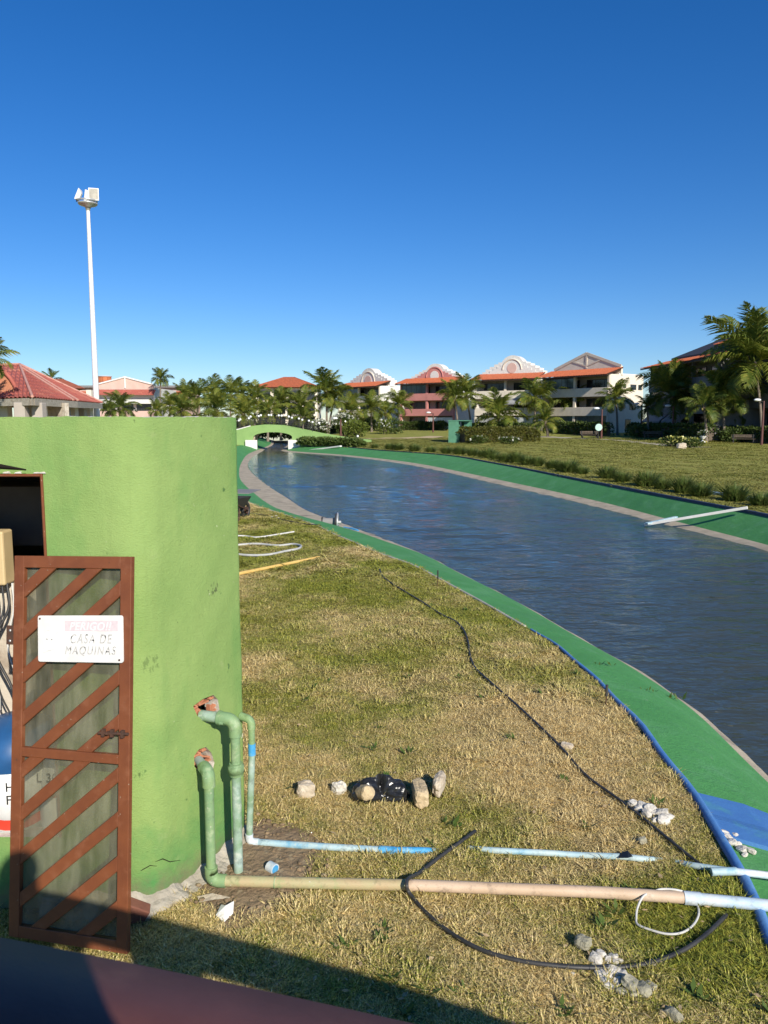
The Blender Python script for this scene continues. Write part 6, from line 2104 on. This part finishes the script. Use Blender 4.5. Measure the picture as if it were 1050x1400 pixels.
# second wing running right behind the hedge
mb = MB(); ww = 14.5 * u_
mb.box((w_ + .003, .5, -.2), (w_ + 1.2 * u_, .65, h_)); mb.box((w_ + 1.2 * u_, .5, 2.25), (w_ + 7 * u_, .65, h_)); mb.box((w_ + 7 * u_, .5, -.2), (w_ + ww, .65, h_))
mb.build('front_wall', M['shed_green'], sh)
MB().box((w_ + .003, 2.6, -.2), (w_ + ww, 2.75, h_ - .01)).build('rear_wall', M['shed_green'], sh)
MB().box((w_ + ww - .15, .653, -.2), (w_ + ww, 2.597, h_ - .01)).build('side_wall', M['shed_green'], sh)
MB().box((.16, dpt - .15, -.2), (w_ - .16, dpt - .01, h_ - .01)).build('rear_wall', M['shed_green'], sh)
MB().box((-.05, -.05, h_ + .003), (w_ + ww + .05, 2.8, h_ + .10)).build('roof', M['shed_green'], sh)

# ------------------------------------------------------------------ lamp posts, benches, sign
def lamp_post(label, p, h, lean_x=0.0):
    t = thing('lamp_post', label, 'lamp post', p, 0, 'brown garden lamp posts')
    MB().tube([V((0, 0, -.1)), V((0, 0, h * .55)), V((0, 0, h))], [.14, .11, .08], 8).build('post', M['rail_paint'], t)
    MB().tube([V((0, 0, h - .12)), V((-.28, -.05, h - .02)), V((-.55, -.1, h + .08))], .035, 6).build('arm', M['iron_black'], t)
    MB().ball((-.72, -.13, h + .10), .26, 10, 6, (1.45, .8, .55)).build('lamp_head', M['lamp_glass'], t)
    return t


for (x, y_, top_, lab) in ((1041, 609, 549, 'brown lamp post with white head at the right edge before the tallest palm'), (919, 600, 556.5, 'brown lamp post with white head before the tall palm and dark block'), (822, 600, 560, 'dark lamp post with white head before the beige block')):
    p = G(x, y_); lamp_post(lab, p, (y_ - top_) / 1052 * p.y)
for (x, d_, top_, lab) in ((592, 118, 565, 'dark lamp post with white head before the pink block'), (466, 98, 573, 'dark lamp post between the white flowering bushes'), (876, 100, 553, 'slim dark lamp post by the left corner of the dark block')):
    p = at_ground(x, d_); lamp_post(lab, p, gd(x, top_, d_).z - p.z)
p = G(818, 601)
t = thing('garden_sign', 'pale green round garden sign on a short post at the path', 'sign', p)
MB().tube([V((0, 0, -.1)), V((0, 0, 1.2))], .05, 6).build('post', M['iron_black'], t)
MB().tube([V((0, -.06, 1.45)), V((0, .06, 1.45))], .42, 14).build('sign_board', pm('pale_green_board', (.5, .68, .6), (.42, .6, .52), 3), t)


def bench(label, p, rz, L_=1.9):
    t = thing('garden_bench', label, 'bench', p, rz, 'garden benches before the houses')
    for k in range(3): MB().box((-L_ / 2, -.22 + k * .16, .42), (L_ / 2, -.10 + k * .16, .46)).build('seat_slat', M['bark'], t)
    for k in range(2): MB().box((-L_ / 2, .27 + .03 * k, .60 + k * .17), (L_ / 2, .31 + .03 * k, .72 + k * .17)).build('back_slat', M['bark'], t)
    for s in (-1, 1):
        MB().box((s * L_ * .42 - .05, -.22, -.05), (s * L_ * .42 + .05, -.14, .415)).build('leg', M['iron_black'], t)
        MB().box((s * L_ * .42 - .05, .20, -.05), (s * L_ * .42 + .05, .265, .92)).build('leg', M['iron_black'], t)
    return t


bench('dark bench near the right edge left of the tallest palm', G(1016, 606), R(-20), 2.3)
bench('dark bench in the shade at the right edge behind the tallest palm', G(1033, 605), R(-60), 1.8)
bench('dark bench beside the garden sign under the palms', G(806, 599.5), R(5), 2.2)
bench('dark bench in the shade left of the palm before the dark block', G(893, 600), R(-10), 2.4)
p = at_ground(961, 84)
t = thing('flower_urn', 'white pedestal urn with pale flowers before the dark block', 'urn', p)
lathe([(.001, -.1), (.30, -.1), (.30, .08), (.12, .16), (.10, .35), (.34, .62), (.36, .70), (.30, .70), (.001, .66)], 14).build('urn', M['white'], t)
mb = leaf_cloud(MB(), 160, (0, 0, .95), (.5, .5, .35), .16, random.Random(4), .3); mb.build('foliage', M['bush_leaf'], t)
mb = leaf_cloud(MB(), 60, (0, 0, 1.0), (.5, .5, .35), .14, random.Random(5), .8); mb.build('blossom', M['flower_white'], t)
p = G(739.5, 581 + 20)
# low bollard light left of the dry strip
p = G(489, 607)
t = thing('bollard_lamp', 'short dark bollard light on the lawn at the right end of the bridge', 'bollard light', p)
MB().tube([V((0, 0, -.1)), V((0, 0, .75))], .10, 8).build('post', M['iron_black'], t)
MB().tube([V((0, 0, .751)), V((0, 0, .95))], .12, 8).build('lamp_head', M['lamp_glass'], t)

# ================================================================== GRASS (uncountable: scattered tufts)
PROTO = bpy.data.collections.new('grass_prototypes')


def tuft(seed, n, L0, L1, w, spread, flat, m, name='grass_tuft'):
    rg = random.Random(seed); mb = MB()
    for _ in range(n):
        a = rg.uniform(0, 6.283); r0 = spread * math.sqrt(rg.random())
        b_ = V((r0 * math.cos(rg.uniform(0, 6.283)), r0 * math.sin(rg.uniform(0, 6.283)), -.004))
        L_ = rg.uniform(L0, L1); e = rg.uniform(*flat)
        d = V((math.cos(a) * math.cos(e), math.sin(a) * math.cos(e), math.sin(e)))
        s_ = V((-math.sin(a), math.cos(a), rg.uniform(-.3, .3))) * w * rg.uniform(.6, 1.2)
        p1 = b_ + d * L_ * .5; p2 = b_ + d * L_ * .95 + V((math.cos(a + rg.uniform(-.6, .6)), math.sin(a), 0)) * L_ * .2 - V((0, 0, L_ * rg.uniform(.02, .2)))
        mb.add([b_ - s_ * .7, b_ + s_ * .7, p1 + s_, p1 - s_, p2], [(0, 1, 2, 3), (3, 2, 4)])
    o = bpy.data.objects.new(name, mb.mesh(name, M[m])); PROTO_C.objects.link(o)
    return o


def scatter(name, pts, rots, scl, coll, label=None):
    me = bpy.data.meshes.new(name)
    n = len(pts)
    me.vertices.add(n); me.vertices.foreach_set('co', np.asarray(pts, np.float32).ravel())
    at = me.attributes.new('rot', 'FLOAT_VECTOR', 'POINT'); at.data.foreach_set('vector', np.asarray(rots, np.float32).ravel())
    at = me.attributes.new('scl', 'FLOAT', 'POINT'); at.data.foreach_set('value', np.asarray(scl, np.float32))
    at = me.attributes.new('pick', 'INT', 'POINT'); at.data.foreach_set('value', np.random.default_rng(1).integers(0, len(coll.objects), n).astype(np.int32))
    o = bpy.data.objects.new(name, me); COL.objects.link(o); o['kind'] = 'stuff'
    if label: o['label'] = label
    g = bpy.data.node_groups.new(name + '_nodes', 'GeometryNodeTree')
    g.interface.new_socket('Geometry', in_out='INPUT', socket_type='NodeSocketGeometry')
    g.interface.new_socket('Geometry', in_out='OUTPUT', socket_type='NodeSocketGeometry')
    N, L_ = g.nodes, g.links
    gi, go = N.new('NodeGroupInput'), N.new('NodeGroupOutput')
    m2p = N.new('GeometryNodeMeshToPoints'); iop = N.new('GeometryNodeInstanceOnPoints'); ci = N.new('GeometryNodeCollectionInfo')
    ci.inputs['Collection'].default_value = coll; ci.inputs['Separate Children'].default_value = True; ci.inputs['Reset Children'].default_value = True

    def attr(nm, ty):
        a = N.new('GeometryNodeInputNamedAttribute'); a.data_type = ty; a.inputs['Name'].default_value = nm
        return a.outputs['Attribute']
    L_.new(gi.outputs[0], m2p.inputs[0]); L_.new(m2p.outputs[0], iop.inputs['Points']); L_.new(ci.outputs[0], iop.inputs['Instance'])
    iop.inputs['Pick Instance'].default_value = True
    L_.new(attr('pick', 'INT'), iop.inputs['Instance Index'])
    L_.new(attr('rot', 'FLOAT_VECTOR'), iop.inputs['Rotation']); L_.new(attr('scl', 'FLOAT'), iop.inputs['Scale'])
    L_.new(iop.outputs[0], go.inputs[0])
    md = o.modifiers.new('scatter', 'NODES'); md.node_group = g
    return o


rng = np.random.default_rng(42)


def grass_points(y0, y1, xlo, xhi, dens):
    A_ = (y1 - y0) * (xhi - xlo); n = int(A_ * dens)
    return np.stack([rng.uniform(xlo, xhi, n), rng.uniform(y0, y1, n)], 1)


def building_mask(p):
    poly = [tuple(q) for q in WP[::4]]
    near = np.array([inside(poly, a, b) if a < -.8 and 3.9 < b < 8.5 else False for a, b in p])
    hid = (p[:, 0] < -.93 - .192 * (p[:, 1] - 4.7)) & (p[:, 1] > 4.75)
    return ~near


def patch(p):
    """rough density: thinner where bare"""
    return .5 + .5 * np.sin(p[:, 0] * 2.3 + p[:, 1] * 1.1 + 2 * np.sin(p[:, 1] * .9)) * np.sin(p[:, 1] * 1.7 - p[:, 0] * .8)


soil_c = np.array([-.80, 4.42])
for nm, (y0, y1, xlo, xhi, dens), specs, smul in (
        ('near_grass', (2.4, 7.0, -2.4, 2.4, 2100), [(26, .026, .058, .0020, .038, (.0, .42))] * 3 + [(22, .03, .065, .0019, .032, (.15, 1.0))], 1),
        ('mid_grass', (7.0, 13.0, -3.2, 2.4, 900), [(26, .025, .055, .0031, .05, (.0, .42))] * 3 + [(22, .03, .065, .003, .045, (.2, 1.0))], 1.1),
        ('upper_grass', (13.0, 30.0, -6.5, 1.2, 270), [(28, .035, .075, .0055, .09, (.05, .6))] * 3, 1.2)):
    PROTO_C = bpy.data.collections.new(nm + '_tufts')
    for i, sp in enumerate(specs): tuft(100 + i, *sp, 'blade', 'grass_tuft')
    P_ = grass_points(y0, y1, xlo, xhi, dens)
    keep = (P_[:, 0] < xLK(P_[:, 1]) - .02) & building_mask(P_)
    # drop what the camera and a step beside it cannot see
    keep &= (P_[:, 0] > -.72 * P_[:, 1] - .3)
    sd = np.hypot((P_[:, 0] - soil_c[0]) / .42, (P_[:, 1] - soil_c[1]) / .52)
    keep &= (sd > rng.uniform(.78, 1.12, len(P_)))
    P_ = P_[keep]
    z = gh(P_[:, 0], P_[:, 1])
    n_ = len(P_)
    tuf = (np.sin(P_[:, 0] * 5.1 + 1.7 * np.sin(P_[:, 1] * 3.3)) * np.sin(P_[:, 1] * 4.7 + 2.1 * np.sin(P_[:, 0] * 2.2)) > .45)
    scl = rng.uniform(.65, 1.25, n_) * smul * np.where(tuf, 1.4, 1.0)
    scatter(nm, np.stack([P_[:, 0], P_[:, 1], z], 1), np.stack([rng.normal(0, .12, n_), rng.normal(0, .12, n_), rng.uniform(0, 6.28, n_)], 1), scl, PROTO_C, 'patchy dry and green lawn grass')
PROTO_C = bpy.data.collections.new('far_tufts')
for i in range(3): tuft(300 + i, 30, .05, .11, .013, .22, (.05, .6), 'blade_far', 'grass_tuft')
P_ = np.concatenate([grass_points(14, 40, 7, 34, 26), grass_points(40, 95, -4, 52, 7)])
keep = (P_[:, 0] > xRK(P_[:, 1]) + .25) & (P_[:, 0] < .56 * P_[:, 1] + 3)
P_ = P_[keep]; n_ = len(P_)
scatter('far_grass', np.stack([P_[:, 0], P_[:, 1], gh(P_[:, 0], P_[:, 1])], 1), np.stack([np.zeros(n_), np.zeros(n_), rng.uniform(0, 6.28, n_)], 1), rng.uniform(.6, 1.3, n_) * (1 + P_[:, 1] / 90), PROTO_C, 'dry mown grass of the far lawn')

# dead leaves and clippings strewn on the lawn, broad weeds
rg = random.Random(12)
M['litter'] = pm('dead_leaf', (.30, .20, .10), (.48, .36, .20), 30, rough=.9)
mb = MB()
for _ in range(420):
    y = 3.0 + 9 * rg.random()**1.6
    x = rg.uniform(-.17 * y - .1, float(xLK(y)) - .1)
    if x < -.85 and y > 3.9: continue
    a = rg.uniform(0, 6.28); L_ = rg.uniform(.015, .05)
    mb.leaf(onground(x, y, rg.uniform(.02, .035)), V((math.cos(a), math.sin(a), rg.uniform(-.2, .3))) * L_, L_ * rg.uniform(.12, .3), V((rg.uniform(-.5, .5), rg.uniform(-.5, .5), 1)))
o = mb.build('leaf_litter', M['litter']); o['kind'] = 'stuff'; o['label'] = 'dead leaves strewn over the near lawn'
M['weed'] = leafmat('weed_leaf', (.07, .12, .02), (.11, .16, .03), 9)
mb = MB()
for _ in range(46):
    y = 3.2 + 8 * rg.random()**1.4
    x = rg.uniform(-.15 * y, float(xLK(y)) - .1)
    if x < -.8 and y > 3.9: continue
    for k in range(rg.randint(5, 11)):
        a = rg.uniform(0, 6.28); L_ = rg.uniform(.03, .085)
        mb.leaf(onground(x + rg.uniform(-.03, .03), y + rg.uniform(-.03, .03), .012), V((math.cos(a), math.sin(a), rg.uniform(.25, .9))).normalized() * L_, L_ * .17, V((0, 0, 1)))
o = mb.build('lawn_weeds', M['weed']); o['kind'] = 'stuff'; o['label'] = 'small broad leaved weeds in the lawn'

# weeds that found a crack in the bank paint
rg = random.Random(44)
for (px_, py_, n_, sz_, lab_) in ((825, 909, 16, .07, 'small weed growing from the green bank below the stake'), (921, 957, 12, .09, 'green weed growing at the waterline of the near bank'), (884, 945, 8, .05, 'tiny weed in the middle of the green bank')):
    mb = MB(); p = bankpt(px_, py_)
    for _ in range(n_):
        a = rg.uniform(0, 6.28); L_ = sz_ * rg.uniform(.6, 1.3)
        mb.leaf(V((rg.uniform(-.12, .12), rg.uniform(-.04, .04), 0)), V((math.cos(a) * .7, math.sin(a) * .7, rg.uniform(.3, 1))).normalized() * L_, L_ * .14)
    o = mb.build('bank_weed', M['weed'], None, p); tag(o, lab_, 'weed')
